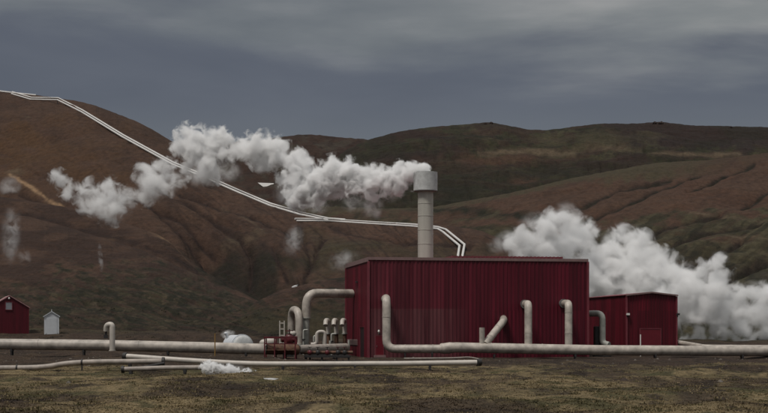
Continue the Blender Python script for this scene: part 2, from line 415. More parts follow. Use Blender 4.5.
def paint_right(p):
    n1, n_2 = p.n(60, 16, 2), p.n(14, 7, 3)
    p.lay(np.ones(p.U.shape), 'brown'); p.lay(sstep(-.3, .5, n1) * .6, 'red'); p.lay(sstep(.2, .6, n_2) * .25, 'dbrown')
    ridge = np.interp(p.U, [380, 430, 560, 700, 768], [208, 207, 178, 161, 152])
    up = p.V - ridge
    p.lay(sstep(13, 2, up + 5 * n_2) * sstep(760, 640, p.U) * .75, 'moss'); p.lay(sstep(13, 2, up + 6 * n_2) * .3, 'green')
    low = np.interp(p.U, [380, 450, 520, 600, 680, 768], [214, 217, 221, 219, 211, 207])
    g = p.V - low + 14 * p.n(30, 10, 12) 
    p.lay(sstep(0, 14, g) * .85, 'green'); p.lay(sstep(6, 25, g) * sstep(-.1, .4, p.n(25, 8, 14)) * .8, 'dgreen'); p.lay(sstep(0, 10, g) * sstep(.05, .35, p.n(22, 7, 15)) * .7, 'moss')
    p.lay(p.line([(410, 212), (470, 213), (520, 219), (590, 221)], 3.5) * .8, 'dgreen'); p.lay(p.line([(690, 213), (720, 217), (768, 222)], 1.2) * .7, 'tan'); p.lay(p.blob(720, 238, 60, 4) * .6, 'red')  # the dark green line paints a shadow band across the lower slope
    p.lay(p.line([(725, 233), (745, 236), (768, 240)], 1.1) * .7, 'tan')
    st = p.streak(-26, 5, 90, 90)
    p.lay(sstep(.15, .6, st) * .35, 'dbrown'); p.lay(sstep(.1, .5, -st) * sstep(-8, 12, g) * .6, 'moss'); p.lay(sstep(.15, .5, p.streak(-30, 9, 60, 95)) * sstep(-4, 10, g) * .6, 'dgreen')
    for c in RC: p.lay(p.line(c[0], c[1] * .75, 9, .4) * 1.0, 'umber'); p.lay(p.line(c[0], c[1] * .5, 11, .5) * .7, 'dgreen')  # umber and dark green along gullies, carrying their shade as well as growth
RC = [([(580, 206), (600, 197), (620, 188), (649, 180), (670, 175)], 2.6, 5), ([(597, 212), (620, 205), (641, 197), (655, 190), (667, 183), (700, 172)], 2.4, 4), ([(689, 191), (708, 183), (725, 174), (754, 162)], 2.2, 5),
      ([(742, 206), (768, 191), (800, 178)], 2.4, 4), ([(690, 262), (715, 250), (740, 240)], 3, 5), ([(700, 285), (735, 268), (768, 255)], 5, 8), ([(640, 232), (680, 222), (720, 216)], 2.4, 4), ([(660, 245), (700, 232), (760, 225)], 2.4, 4)]
hill('brown_hill', [(150, 215), (240, 204), (300, 205), (380, 208), (430, 207), (470, 200), (513, 192), (545, 184.5), (576, 177.5), (620, 169.5), (660, 163), (712, 160), (768, 152.5), (820, 146), (940, 138)],
     [(150, 300), (940, 330)], [(150, 330), (420, 260), (600, 200), (940, 190)], [(150, 560), (430, 520), (768, 500), (940, 500)], 150, 940, 900, 380, .09, 1.2, paint_right, RC, namp=1.6, nscale=70, gul=[(-24, 16, 260, .2), (-28, 34, 300, .6)], seed=10)

LC = [([(150, 178), (177, 198), (200, 209), (219, 219), (240, 233), (252, 250), (250, 262)], 3.2, 5), ([(180, 190), (200, 198), (227, 209), (248, 217), (283, 230), (300, 238)], 2.8, 4),
      ([(325, 236), (320, 242), (310, 262), (299, 279), (283, 291)], 3.4, 4.5), ([(272, 246), (278, 256), (288, 270)], 2.4, 2.5), ([(160, 214), (178, 228), (200, 238), (212, 248)], 3.4, 5),
      ([(120, 190), (150, 208), (180, 219), (215, 236)], 2.6, 3.5), ([(330, 226), (370, 236), (420, 240), (470, 244)], 3, 3), ([(300, 227), (306, 244), (312, 258)], 2.4, 3), ([(20, 190), (60, 206), (100, 222)], 3, 3)]
def paint_left(p):
    n1, n_2 = p.n(50, 18, 2), p.n(16, 8, 3)
    p.lay(np.ones(p.U.shape), 'brown'); p.lay(sstep(-.2, .7, n1) * .5, 'dbrown'); p.lay(sstep(0, .6, n_2) * .25, 'red'); p.lay(sstep(.2, .7, -n_2) * .25, 'umber')
    p.lay(p.blob(45, 155, 75, 32) * .6, 'orange'); p.lay(p.blob(20, 140, 30, 14) * .4, 'orange')
    p.lay(p.line([(10, 174), (24, 181), (40, 190)], 1.6) * .9, 'ochre'); p.lay(p.line([(26, 182.5), (44, 192), (56, 200), (65, 205.5)], 1.1, amt=.8), 'ochre'); p.lay(p.line([(46, 195), (58, 202)], 1.8, amt=.7), 'ochre'); p.lay(p.blob(16, 170, 9, 3) * .6, 'tan'); p.lay(p.blob(30, 119, 6, 2) * .7, 'tan')
    p.lay(sstep(215, 240, p.V + 14 * n_2) * sstep(180, 215, p.U) * sstep(330, 262, p.U + 20 * n_2) * .5, 'dbrown')
    p.lay(p.blob(228, 262, 44, 30, amt=.5) * 1.0, 'dgreen'); p.lay(p.blob(262, 272, 34, 20, amt=.5) * .9, 'dgreen'); p.lay(p.blob(226, 260, 28, 20, amt=.5) * .75, 'black'); p.lay(p.blob(262, 268, 24, 14, amt=.5) * .6, 'black'); p.lay(p.blob(262, 256, 40, 16) * .4, 'umber'); p.lay(p.blob(272, 262, 14, 18) * .6, 'dgreen'); p.lay(p.blob(282, 268, 7, 8) * .8, 'red')  # ravine: dark green growth, with its shade painted in by the black blobs
    p.lay(p.blob(330, 255, 40, 20) * .55, 'green'); p.lay(p.blob(335, 246, 34, 12) * .4, 'moss'); p.lay(p.blob(400, 236, 70, 7) * .5, 'red'); p.lay(p.blob(420, 250, 70, 10) * .5, 'green')
    p.lay(p.line([(222, 205), (255, 225), (262, 233)], 1.2) * .5, 'tan'); p.lay(p.blob(248, 236, 16, 4) * .45, 'tan'); p.lay(p.blob(228, 233, 10, 4) * .4, 'tan')
    st = p.streak(34, 6, 100, 90)
    p.lay(sstep(.2, .7, st) * .25, 'dbrown'); p.lay(sstep(.2, .5, p.streak(30, 3, 60, 97)) * sstep(130, 200, p.U) * .45, 'umber')
    for c in LC: p.lay(p.line(c[0], c[1] * .65, 9, .4) * .9, 'umber')  # umber cores paint the gullies' shade into the soil colour
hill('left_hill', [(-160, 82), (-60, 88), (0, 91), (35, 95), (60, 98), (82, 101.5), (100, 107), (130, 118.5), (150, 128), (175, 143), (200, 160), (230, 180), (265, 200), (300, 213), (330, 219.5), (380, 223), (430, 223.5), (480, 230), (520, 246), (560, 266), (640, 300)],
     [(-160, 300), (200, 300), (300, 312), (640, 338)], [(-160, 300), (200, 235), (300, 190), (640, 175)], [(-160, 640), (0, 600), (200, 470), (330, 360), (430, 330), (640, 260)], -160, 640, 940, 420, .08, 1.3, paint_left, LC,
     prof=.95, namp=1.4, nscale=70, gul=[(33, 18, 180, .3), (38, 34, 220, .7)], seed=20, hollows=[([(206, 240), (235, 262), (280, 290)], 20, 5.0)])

def paint_lobe(p):
    p.lay(np.ones(p.U.shape), 'dbrown'); p.lay(sstep(-.2, .5, p.n(40, 12, 2)) * .8, 'brown')
    p.lay(p.line([(150, 231), (173, 244), (186, 259), (197, 268), (204, 280)], 1.6) * .30, 'ochre'); p.lay(p.blob(112, 241, 9, 5) * .28, 'ochre'); p.lay(p.blob(203, 268, 6, 3) * .6, 'tan')
    p.lay(p.line([(20, 214), (60, 224), (110, 237), (140, 247), (170, 259), (200, 274), (230, 290)], 3.2, 9, .5) * .9, 'umber'); p.lay(sstep(240, 262, p.V - .25 * (p.U - 100) + 6 * p.n(18, 8, 3)) * .5, 'umber')
hill('brown_knoll', [(-40, 190), (40, 203), (80, 209), (100, 214), (128, 224), (157, 234), (173, 244), (186, 259.5), (200, 273), (230, 298), (260, 320)], [(-40, 300), (260, 322)],
     [(-40, 270), (260, 215)], [(-40, 350), (100, 320), (260, 240)], -40, 260, 380, 150, .12, .9, paint_lobe, prof=.8, namp=.6, nscale=30, gul=[(28, 10, 90, .3)], seed=25)

def paint_spur(p):
    n1, n_2 = p.n(50, 12, 2), p.n(13, 5, 3)
    p.lay(np.ones(p.U.shape), 'dbrown'); p.lay(sstep(-.2, .4, n1) * .8, 'brown'); p.lay(sstep(.2, .6, n_2) * .25, 'umber')
    veg = p.V - np.interp(p.U, [0, 60, 110, 160, 220, 280], [300, 282, 278, 270, 285, 305]) + 22 * n_2 + 10 * n1
    p.lay(sstep(-8, 14, veg) * .85, 'green'); p.lay(sstep(-4, 20, veg) * sstep(-.4, .15, p.n(24, 7, 5)) * .95, 'dgreen')
    p.lay(sstep(-22, 8, veg) * sstep(.18, .42, p.n(10, 4, 6)) * .35, 'tan'); p.lay(sstep(-10, 12, veg) * sstep(.12, .45, p.n(30, 6, 8)) * .5, 'dbrown')
    st = p.streak(17, 2.6, 26, 90)
    p.lay(sstep(.05, .4, st) * sstep(-20, 14, veg) * .65, 'dgreen'); p.lay(sstep(.15, .45, -st) * sstep(-14, 12, veg) * .6, 'dbrown'); p.lay(sstep(.32, .6, p.streak(17, 2, 14, 96)) * sstep(-24, 4, veg) * .25, 'grey')
    p.lay(sstep(322, 336, p.V + 6 * n_2) * sstep(20, 60, p.U) * .6, 'umber'); p.lay(sstep(120, 20, p.U) * sstep(318, 334, p.V) * .5, 'brown')
hill('front_spur', [(-160, 204), (0, 213), (30, 217), (70, 228), (110, 240), (140, 249.5), (170, 262), (200, 277), (230, 292), (260, 304), (290, 314), (330, 324), (360, 335)], [(-160, 341), (360, 343)],
     [(-160, 152), (360, 150)], [(-160, 340), (0, 300), (150, 240), (260, 190), (360, 170)], -160, 360, 680, 300, .22, .5, paint_spur, prof=.75, namp=.5, nscale=25, gul=[(22, 9, 80, .2)], seed=30,
     carves=[([(60, 300), (110, 306), (160, 312)], 5, .25)])

def paint_hump(p):
    p.lay(np.ones(p.U.shape), 'dbrown'); p.lay(sstep(-.2, .4, p.n(30, 9, 2)) * .8, 'brown'); p.lay(sstep(295, 318, p.V + 10 * p.n(15, 6, 4)) * .75, 'green'); p.lay(sstep(.05, .4, p.n(18, 6, 6)) * .7, 'dgreen')
hill('front_hump', [(225, 322), (245, 310), (262, 299), (280, 291), (299, 286), (325, 279.5), (347, 276.5), (400, 274), (470, 285), (560, 300), (640, 325)], [(225, 340), (640, 342)],
     [(225, 152), (640, 152)], [(225, 176), (350, 195), (640, 180)], 225, 640, 420, 130, .25, .4, paint_hump, namp=.5, nscale=16, seed=35)

def paint_rslope(p):
    p.lay(np.ones(p.U.shape), 'green'); p.lay(sstep(-.2, .4, p.n(26, 8, 2)) * .6, 'moss'); p.lay(sstep(.0, .4, p.n(12, 5, 4)) * .7, 'dgreen'); p.lay(sstep(.1, .5, p.n(18, 7, 6)) * .5, 'grey')
hill('right_slope', [(560, 338), (620, 326), (680, 308), (705, 297), (731, 283), (750, 275), (768, 268.5), (820, 255), (940, 235)], [(560, 344), (940, 344)],
     [(560, 160), (940, 155)], [(560, 175), (731, 215), (940, 250)], 560, 940, 420, 160, .25, .5, paint_rslope, namp=.6, nscale=20, gul=[(-26, 10, 70, .4)], seed=45)

# points on the finished terrain, for things that stand on it
bpy.context.view_layer.update()
DG = bpy.context.evaluated_depsgraph_get()
def on_terrain(u, v):
    d = Vector(((u - U0) / FPX, 1, (V0 - v) / FPX)).normalized()
    hit, loc, *_ = S.ray_cast(DG, Vector((0, 0, CZ)), d)
    return loc if hit else at(u, v, 600)
def drop(x, y):
    hit, loc, *_ = S.ray_cast(DG, Vector((x, y, 500)), Vector((0, 0, -1)))
    return loc.z if hit else 0.0

# ------------------------------------------------------------------ main building (rotated ten degrees about its near corner)
YAW = R(10)
def corrugated(mb, L, H, axis, off, out, pitch=.33, dep=.045, z0=-.4, openings=()):
    """vertical trapezoid ribs along local axis 'x' or 'y'; out = +-1 outward side; openings = [(a0, a1, top)]"""
    prof, a = [], 0.0
    while a < L - 1e-6:
        for k, d in ((0, 0), (.45, 0), (.55, dep), (.9, dep)):
            if a + k * pitch < L: prof.append((a + k * pitch, d))
        a += pitch
    prof.append((L, 0))
    pt = lambda q, d, z: (q, off + out * d, z) if axis == 'x' else (off + out * d, q, z)
    cuts = sorted({0, L} | {o[0] for o in openings} | {o[1] for o in openings})
    for c0, c1 in zip(cuts[:-1], cuts[1:]):
        zb = max([z0] + [o[2] for o in openings if o[0] <= c0 + 1e-6 and o[1] >= c1 - 1e-6])
        qs = [(c0, np.interp(c0, *zip(*prof)))] + [p for p in prof if c0 < p[0] < c1] + [(c1, np.interp(c1, *zip(*prof)))]
        n = len(qs)
        mb.add([pt(q, d, zb) for q, d in qs] + [pt(q, d, H(q) if callable(H) else H) for q, d in qs],
               [(i, i + 1, n + i + 1, n + i) for i in range(n - 1)])
    return mb
LM, DM, HM = 18.37, 12.2, 8.02
hall = tag(empty('power_hall', (-1.21, 116, 0), YAW), 'large wine red corrugated metal hall with flat roof beneath the steam stack', 'building')
corrugated(MB(), LM, HM, 'x', 0, -1).build('wall', 'clad', hall)
corrugated(MB(), DM, HM, 'y', 0, -1, openings=[(2.25, 4.7, 2.5)]).build('wall', 'clad_plain', hall)
corrugated(MB(), LM, HM, 'x', DM, 1).build('wall', 'clad_plain', hall)
corrugated(MB(), DM, HM, 'y', LM, 1).build('wall', 'clad_plain', hall)
MB().box(.02, LM - .02, .02, DM - .02, HM - .1, HM + .02).build('roof', 'roof', hall)
MB().box(-.09, LM + .09, -.10, -.045, HM - .10, HM + .13).box(-.09, LM + .09, DM + .045, DM + .10, HM - .1, HM + .13) \
    .box(-.1, -.045, -.045, DM + .045, HM - .22, HM + .13).box(LM + .045, LM + .1, -.045, DM + .045, HM - .1, HM + .13).build('eave_trim', 'trim', hall)
for a, b in ((-.055, -.055), (LM + .055, -.055), (-.055, DM + .055), (LM + .055, DM + .055)):
    MB().box(a - .09, a + .09, b - .09, b + .09, -.4, HM - .105 - (.12 if a < 0 else 0)).build('corner_trim', 'redtrim', hall)
rb = MB()
for i in range(29):
    x = 6.9 + i * .33; rb.box(x, x + .15, -.02, 3.0, HM + .02, HM + .30)
rb.build('roof_ribs', 'roof', hall)
# front: low service door with lamp and a pale kerb block
d = MB().box(.55, 1.15, -.09, -.045, -.2, 1.75).build('door', 'door', hall); MB().box(.60, .63, -.13, -.09, .85, 1.0).build('handle', 'band', d)
MB().box(.5, .55, -.1, -.045, -.2, 1.8).box(1.15, 1.2, -.1, -.045, -.2, 1.8).box(.5, 1.2, -.1, -.045, 1.75, 1.8).build('door_frame', 'redtrim', hall)
lm = MB().ellipsoid((.78, -.13, 2.12), .09, .08, .12).build('wall_lamp', 'lamp', hall); MB().box(.72, .84, -.07, -.045, 1.9, 2.3).build('lamp_bracket', 'band', lm)
MB().box(.35, 1.25, -.75, -.12, -.4, .2).box(.5, 1.1, -1.0, -.75, -.4, .1).build('door_step', 'trim', hall)
# side: dark doorway, louvre and lamp
dd = MB().box(.03, .06, 2.25, 4.7, -.3, 2.5).build('doorway', 'darkdoor', hall); MB().box(-.03, .03, 2.2, 2.27, -.3, 2.55).box(-.03, .03, 4.68, 4.75, -.3, 2.55).box(-.03, .03, 2.27, 4.68, 2.48, 2.55).build('frame', 'redtrim', dd)
lv = MB().box(-.07, -.045, 5.7, 11.4, .95, 1.45)
for k in range(4): lv.box(-.1, -.07, 5.75, 11.35, 1.0 + k * .11, 1.06 + k * .11)
lv.build('louvre', 'trim', hall)
l2 = MB().box(-.2, -.045, 5.6, 5.85, 6.25, 6.4).build('wall_lamp', 'dark', hall)

# ------------------------------------------------------------------ steam stack
st = tag(empty('steam_stack', (at(425.5, 257, 122).x, 122, HM), 0), 'tall pale ringed steel chimney with a wider drum head on the red hall', 'chimney')
H0 = 14.63 - HM
sh = MB()
for i in range(48):
    pass
sh.tube([(0, 0, -.3), (0, 0, H0 - .1)], .655, 40).build('shaft', 'stack', st)
for z in (1.55, 2.75, 3.95, 5.0): MB().tube([(0, 0, z - .035), (0, 0, z + .035)], .672, 40).build('ring', 'stack', st)
MB().tube([(0, 0, H0 - .52), (0, 0, H0 - .08), (0, 0, H0 + 1.05)], 1.02, 48).build('drum_head', 'cap', st)
MB().tube([(0, 0, H0 - .58), (0, 0, H0 - .52)], 1.0, 48).build('drum_rim', 'band', st)
ld = MB().tube([(.2, -.72, .1), (.2, -.72, H0 - .6)], .018, 6).tube([(.5, -.58, .1), (.5, -.58, H0 - .6)], .018, 6)

# ------------------------------------------------------------------ small hall on the right
LS, DS, HS = 4.5, 12.0, 5.25
shd = tag(empty('side_hall', (at(627, 300, 125).x, 125, .1), YAW), 'smaller wine red metal building with low gable standing right of the large hall', 'building')
gab = lambda q: HS - .06 + .24 * (1 - abs(q - LS / 2) / (LS / 2))
corrugated(MB(), LS, gab, 'x', 0, -1, .25, .03, -.6).build('wall', 'clad_plain', shd)
corrugated(MB(), DS, HS - .06, 'y', 0, -1, .25, .03, -.6).build('wall', 'clad_plain', shd)
corrugated(MB(), DS, HS - .06, 'y', LS, 1, .25, .03, -.6).build('wall', 'clad_plain', shd)
corrugated(MB(), LS, gab, 'x', DS, 1, .25, .03, -.6).build('wall', 'clad_plain', shd)
MB().extrude([(-.12, -.14, HS - .07), (LS / 2, -.14, HS + .19), (LS + .12, -.14, HS - .07), (LS + .12, -.14, HS - .01), (LS / 2, -.14, HS + .25), (-.12, -.14, HS - .01)], (0, DS + .28, 0)).build('roof', 'roof', shd)
MB().extrude([(-.14, -.19, HS - .12), (LS / 2, -.19, HS + .13), (LS + .14, -.19, HS - .12), (LS + .14, -.19, HS + .0), (LS / 2, -.19, HS + .26), (-.14, -.19, HS + .0)], (0, .045, 0)).build('gable_trim', 'trim', shd)
for a in (-.045, LS + .045): MB().box(a - .07, a + .07, -.1, .04, -.6, HS - .13).build('corner_trim', 'redtrim', shd)
d = MB().box(1.2, 3.05, -.075, -.035, -.3, 2.25).build('roller_door', 'door', shd)
for k in range(9): MB().box(1.22, 3.03, -.085, -.076, -.2 + k * .27, -.18 + k * .27) if False else None
MB().box(1.13, 1.2, -.1, -.035, -.3, 2.32).box(3.05, 3.12, -.1, -.035, -.3, 2.32).box(1.2, 3.05, -.1, -.035, 2.25, 2.32).build('door_frame', 'redtrim', shd)
for x, s in ((.02, -1), (LS + .1, 1)):
    l = MB().box(x - .13, x + .13, -.32, -.12, 3.45, 3.62).build('wall_lamp', 'lamp' if s < 0 else 'dark', shd); MB().box(x - .05, x + .05, -.12, -.07, 3.3, 3.62).build('lamp_bracket', 'dark', l)
def post(name, u, v0, v1, Y, r, mat, label, cat='post'):
    a, b = at(u, v1, Y), at(u, v0, Y)
    o = MB().tube([(0, 0, min(-.3, drop(a.x, Y) - a.z - .2)), (0, 0, (b - a).z)], r, 10).build(name, mat); o.location = a
    return tag(o, label, cat)
post('marker_post', 640.5, 334.5, 347, 123.5, .055, 'lamp', 'slim pale marker post before the door of the smaller red building')
post('marker_post', 215, 333.5, 352, 101.5, .04, 'yellow', 'thin yellow marker post standing at the long pipe left of the dome tank')

# ------------------------------------------------------------------ gabled hut and shed on the left
def hut(name, u0, u1, veave, vapex, vbase, Y, depth, yaw, wm, rm, label, cat, over=.12):
    a, b = at(u0, vbase, Y), at(u1, vbase, Y); w = b.x - a.x
    h, hp = at(u0, veave, Y).z - a.z, at(u0, vapex, Y).z - a.z
    e = tag(empty(name, (a.x, Y, a.z), yaw), label, cat)
    MB().extrude([(0, 0, -.6), (w, 0, -.6), (w, 0, h), (w / 2, 0, hp - .06), (0, 0, h)], (0, depth, 0)).build('wall', wm, e)
    k = (hp - h) / (w / 2); t = .09
    MB().extrude([(-over, -over, h - k * over), (w / 2, -over, hp - .05), (w + over, -over, h - k * over), (w + over, -over, h - k * over + t), (w / 2, -over, hp - .05 + t), (-over, -over, h - k * over + t)], (0, depth + 2 * over, 0)).build('roof', rm, e)
    return e, w, h, hp
M['hutroof'] = plain('pinkish_roof', (.30, .16, .16), .5, 0, .2, 2)
e, w, h, hp = hut('red_hut', -10, 28, 307.5, 295.5, 335.5, 143, 5.5, R(19), 'clad_plain', 'hutroof', 'dark red gabled hut cut by the left frame edge beside the white shed', 'hut', .1)
v = MB().box(w / 2 - .38, w / 2 + .22, -.05, -.002, h - .2, h + .52).build('vent', 'greyvent', e); MB().box(w / 2 - .44, w / 2 - .38, -.07, -.002, h - .26, h + .58).box(w / 2 + .22, w / 2 + .28, -.07, -.002, h - .26, h + .58).box(w / 2 - .38, w / 2 + .22, -.07, -.002, h - .26, h - .2).box(w / 2 - .38, w / 2 + .22, -.07, -.002, h + .52, h + .58).build('frame', 'redtrim', v)
MB().ellipsoid((w / 2 - .05, -.1, hp - .28), .09, .09, .11).build('gable_lamp', 'lamp', e)
e, w, h, hp = hut('white_shed', 44.3, 58.7, 316.5, 311.5, 336.5, 143, 1.5, R(14), 'white', 'white', 'small white gabled shed beside the dark red hut', 'shed', .09)
MB().tube([(w / 2, .1, hp - .05), (w / 2, .1, hp + .2)], .035, 8).build('finial', 'white', e)
MB().box(.2, w - .2, -.03, -.002, .05, h - .15).build('door', 'white', e)

# ------------------------------------------------------------------ large pipes
def support(parent, p, r, half=.3, mat='dark', base=None):
    x, y, z = p; g = drop(x, y) - .15 if base is None else base
    mb = MB().box(x - .07, x + .07, y - half, y + half, z - r - .12, z - r * .75)
    for s in (-1, 1): mb.box(x - .05, x + .05, y + s * half * .8 - .05, y + s * half * .8 + .05, g, z - r - .12)
    return mb.build('support', mat, parent)
def pipe(name, pts, r, mat, label, bend=.8, pitch=3.0, sup=(), cat='pipe', bands=True, seg=22, halfs=.3, capmat=None):
    o = MB().tube(pts, r, seg, bend)
    if bands:
        for a, b in zip(pts[:-1], pts[1:]):
            if (Vector(b) - Vector(a)).length > 1.6: o.bands(Vector(a).lerp(Vector(b), .04), b, r, pitch, grow=1.05, seg=seg)
    o = o.build(name, mat); tag(o, label, cat)
    for p in sup: support(o, p, r, halfs)
    return o
fl = lambda d: Vector((d * math.cos(YAW), 116 + d * math.sin(YAW), 0))      # a distance along the hall front
hal = lambda x, y, z: Vector((-1.21 + x * math.cos(YAW) - y * math.sin(YAW), 116 + x * math.sin(YAW) + y * math.cos(YAW), z))
YP = 112.5
# long header in front of the halls, from the building to beyond the frame on the right
p0, p1, p2 = at(455, 347.5, YP), at(600, 350.3, YP), at(830, 351.5, YP)
ext = p2 + (p2 - p1) * 1.2
pipe('header_pipe', [at(441, 348.5, YP), p0, p1, p2, ext], .40, 'pipe', 'long thick pale pipe running before both red buildings to the right edge', 0, 4.0,
     [at(u, 350.5, YP) for u in (494, 575, 655, 742, 810)], halfs=.35)
# elbowed riser at the hall's left corner
r0 = hal(1.35, 0.2, 5.0); rz = at(386.5, 300, 113.6)
pipe('riser_pipe', [(rz.x - .12, 116.6, at(0, 298.5, 114).z), (rz.x, 113.6, at(0, 298.5, 114).z), (rz.x, 113.4, at(0, 349, 113.2).z), at(446, 349, YP)], .335, 'pipe',
     'pale pipe bending down from the wall near the left corner of the large hall', .75, 2.2, [at(405, 349.3, 113.2), at(432, 349, 112.7)])
tag(MB().tube([at(440, 348.7, YP), at(444, 348.6, YP), at(450, 347.9, YP), at(457, 347.6, YP)], lambda t: .37 + .075 * math.sin(math.pi * t), 24).build('pipe_coupling', 'pipe'), 'bulging sleeve coupling joining the riser to the thick pipe', 'coupling')
# diagonal branch and stub
pipe('branch_pipe', [at(485, 344.5, YP), at(503.5, 321, 114.5), hal(at(509, 318, 118).x + 1.0, .3, at(0, 318.5, 117).z)], .29, 'pipe', 'slanting pale branch pipe rising from the thick pipe into the hall wall', .45, 1.3)
pipe('stub_pipe', [at(482, 346, YP), at(482, 327.6, YP)], .215, 'pipe', 'short upright capped pipe stub beside the slanting branch pipe', 0, 1.0)
def collar(parent, p, r):
    d = Vector((-math.sin(YAW), math.cos(YAW), 0)); MB().tube([p - d * .12, p + d * .1], r, 24).build('wall_collar', 'band', parent)
for u, vt, lab in ((528.3, 303, 'upright pale pipe hooked into the hall wall right of the slanting branch'), (568.6, 302.5, 'upright pale pipe hooked into the wall near the right end of the large hall')):
    Y = 113.2 if u < 550 else 114.6
    top = at(u, vt + 1.2, Y)
    o = pipe('wall_pipe', [at(u, 348, Y - .5), top, (top.x + .18, Y + (4.2 if u < 550 else 3.9), top.z + .10)], .30, 'pipe', lab, .6, 1.7)
    collar(o, hal((top.x + .18 + 1.21) / math.cos(YAW) * .97 + .4, -.06, top.z + .1), .37)
# link between the halls
zt = at(0, 313.5, 121).z
pipe('link_pipe', [(at(583, 313, 122).x, 122, zt), (at(602.5, 313, 121).x, 121, zt), at(602.5, 343, 121), (at(609, 346, 120.6).x, 120.6, at(0, 345, 120.6).z)], .26, 'pipe_green', 'pale elbowed pipe dropping between the large hall and the smaller building', .55, 1.5)
e = empty('pump_unit', (at(598.5, 350, 121.5).x, 121.6, drop(at(598.5, 350, 121.5).x, 121.6))); tag(e, 'dark pump unit tucked in the gap between both red buildings', 'pump')
MB().box(-.35, .35, -.5, .5, -.2, 2.6).build('housing', 'dark', e, .03); MB().tube([(.5, -.4, .5), (.9, -.4, .5)], .26, 14).build('motor', 'dark', e); MB().box(-.4, 1.0, -.7, .6, -.3, .12).build('base', 'dark', e)
# rear pipe leaving the small hall
q0 = at(676, 342.3, 127); q1 = at(705, 347.3, 120)
pipe('rear_pipe', [q0 + (q0 - q1) * .3, q0, q1, at(800, 347.9, 118.5), at(900, 348.2, 118)], .22, 'pipe', 'thinner pale pipe slanting from behind the smaller red building', .5, 3)

# long pipe on the left
YL = 105
Ls = [at(-160, 342.6, YL), at(0, 344.2, YL), at(100, 345.3, YL), at(200, 347.5, YL), at(266, 349.3, YL + .6)]
pipe('long_pipe', Ls, .40, 'pipe', 'long thick pipe with pinkish sheen crossing the left side before the huts', 0, 4.2,
     [at(u, v, YL) for u, v in ((-60, 343.6), (12, 344.3), (84, 345.1), (168, 346.8), (246, 348.7))], halfs=.3)
pipe('rusty_pipe', [at(266, 349.3, YL + .6), at(298, 349.6, YL + 1.6)], .39, 'rust', 'rust brown pipe length beneath the red valve platform', 0, 1.2, [at(284, 349.4, YL + 1.1)])
pipe('yard_pipe', [at(298, 349.2, YL + 1.6), at(322, 348.2, YL + 4), at(346, 347.2, YL + 9)], .30, 'pipe_old', 'dull pipe end running from the rusty length toward the hall', 0, 1.5, [at(310, 348.6, YL + 2.8), at(334, 347.7, YL + 6)])
# vent loop on the left pipe
Yv = 103.6
o = pipe('vent_loop', [at(112.3, 350.5, Yv), at(112.3, 324.3, Yv), at(106.6, 325.0, Yv + .1), at(106.2, 331, Yv + .2)], .20, 'pipe_white', 'white upside-down J vent pipe standing at the long left pipe', .42, 20, bands=False)
MB().tube([at(106.2, 326, Yv + .15), at(106.0, 335, Yv + .2)], .07, 10).build('drain', 'dark', o); MB().box(*sum(([a - .13, a + .13] for a in at(105.8, 336.5, Yv + .2)), [])).build('valve', 'dark', o)
MB().tube([at(112.3, 351, Yv), at(112.3, 350.2, Yv)], .25, 14).build('flange', 'pipe_white', o)

# foreground pipes on the moss
Yf = 76
A = [at(-120, 369.3, Yf), at(0, 368.2, Yf), at(28, 368, Yf), at(46, 367.2, Yf), at(66, 363.6, Yf), at(88, 362.2, Yf), at(163, 361.4, Yf)]
o = pipe('moss_pipe', A, .145, 'pipe_old', 'thin dull pipe with a gentle step across the mossy ground at left', 1.2, 60, [at(20, 368, Yf), at(130, 361.8, Yf), at(-40, 368.5, Yf)], halfs=.2)
MB().tube([at(162, 361.4, Yf), at(164.5, 361.4, Yf)], .22, 16).build('flange', 'dark', o)
for u, v in ((17, 368.1), (82, 362.4)): MB().tube([at(u - .7, v, Yf), at(u + .7, v, Yf)], .185, 16).build('clamp', 'dark', o)
a = at(82, 364, Yf - .1); MB().box(a.x - .035, a.x + .035, a.y - .04, a.y + .04, drop(a.x, a.y) - .2, a.z).build('support', 'dark', o)
Bp = [at(127, 356.4, 81.5), at(180, 360.2, 80.6), at(250, 364.2, 80), at(320, 364.1, 80), at(400, 363.8, 80), at(477, 362.6, 80)]
o = pipe('bleed_pipe', Bp, .15, 'pipe_white', 'long pale pipe lying on the ground before the large hall with dark end', 1.5, 60, [at(150, 358.4, 81), at(205, 362.2, 80.3), at(283, 364.2, 80), at(355, 364, 80), at(430, 363.4, 80)], halfs=.2)
MB().tube([at(124, 356.2, 81.6), at(127.2, 356.4, 81.5)], .21, 16).build('end_collar', 'dark', o); MB().tube([at(476.8, 362.6, 80), at(480.5, 362.3, 80.1)], .21, 16).build('end_collar', 'dark', o)
Cp = [at(124, 369.4, 74), at(165, 368, 74), at(208, 367.6, 74)]
o = pipe('blowoff_pipe', Cp, .125, 'pipe_old', 'short low pipe breathing white steam onto the mossy ground', 0, 60, [at(131, 369.2, 74), at(185, 367.8, 74)], halfs=.2)
MB().tube([at(121.5, 369.5, 74), at(124.2, 369.4, 74)], .19, 16).build('end_collar', 'dark', o)
o = MB().tube([at(126, 370.6, 74.6), at(164, 363.4, 75.7)], .075, 10).build('prop_bar', 'dark'); tag(o, 'dark slanting prop bar lodged between two low pipes on the moss', 'bar')
o = MB().tube([at(404, 358.6, 101), at(450, 358.3, 101), at(470, 357.2, 101.5), at(480, 359.5, 101.5)], .05, 8, .6).build('ground_cable', 'pipe_old'); tag(o, 'thin pale hose lying on dark soil below the thick pipe', 'hose')

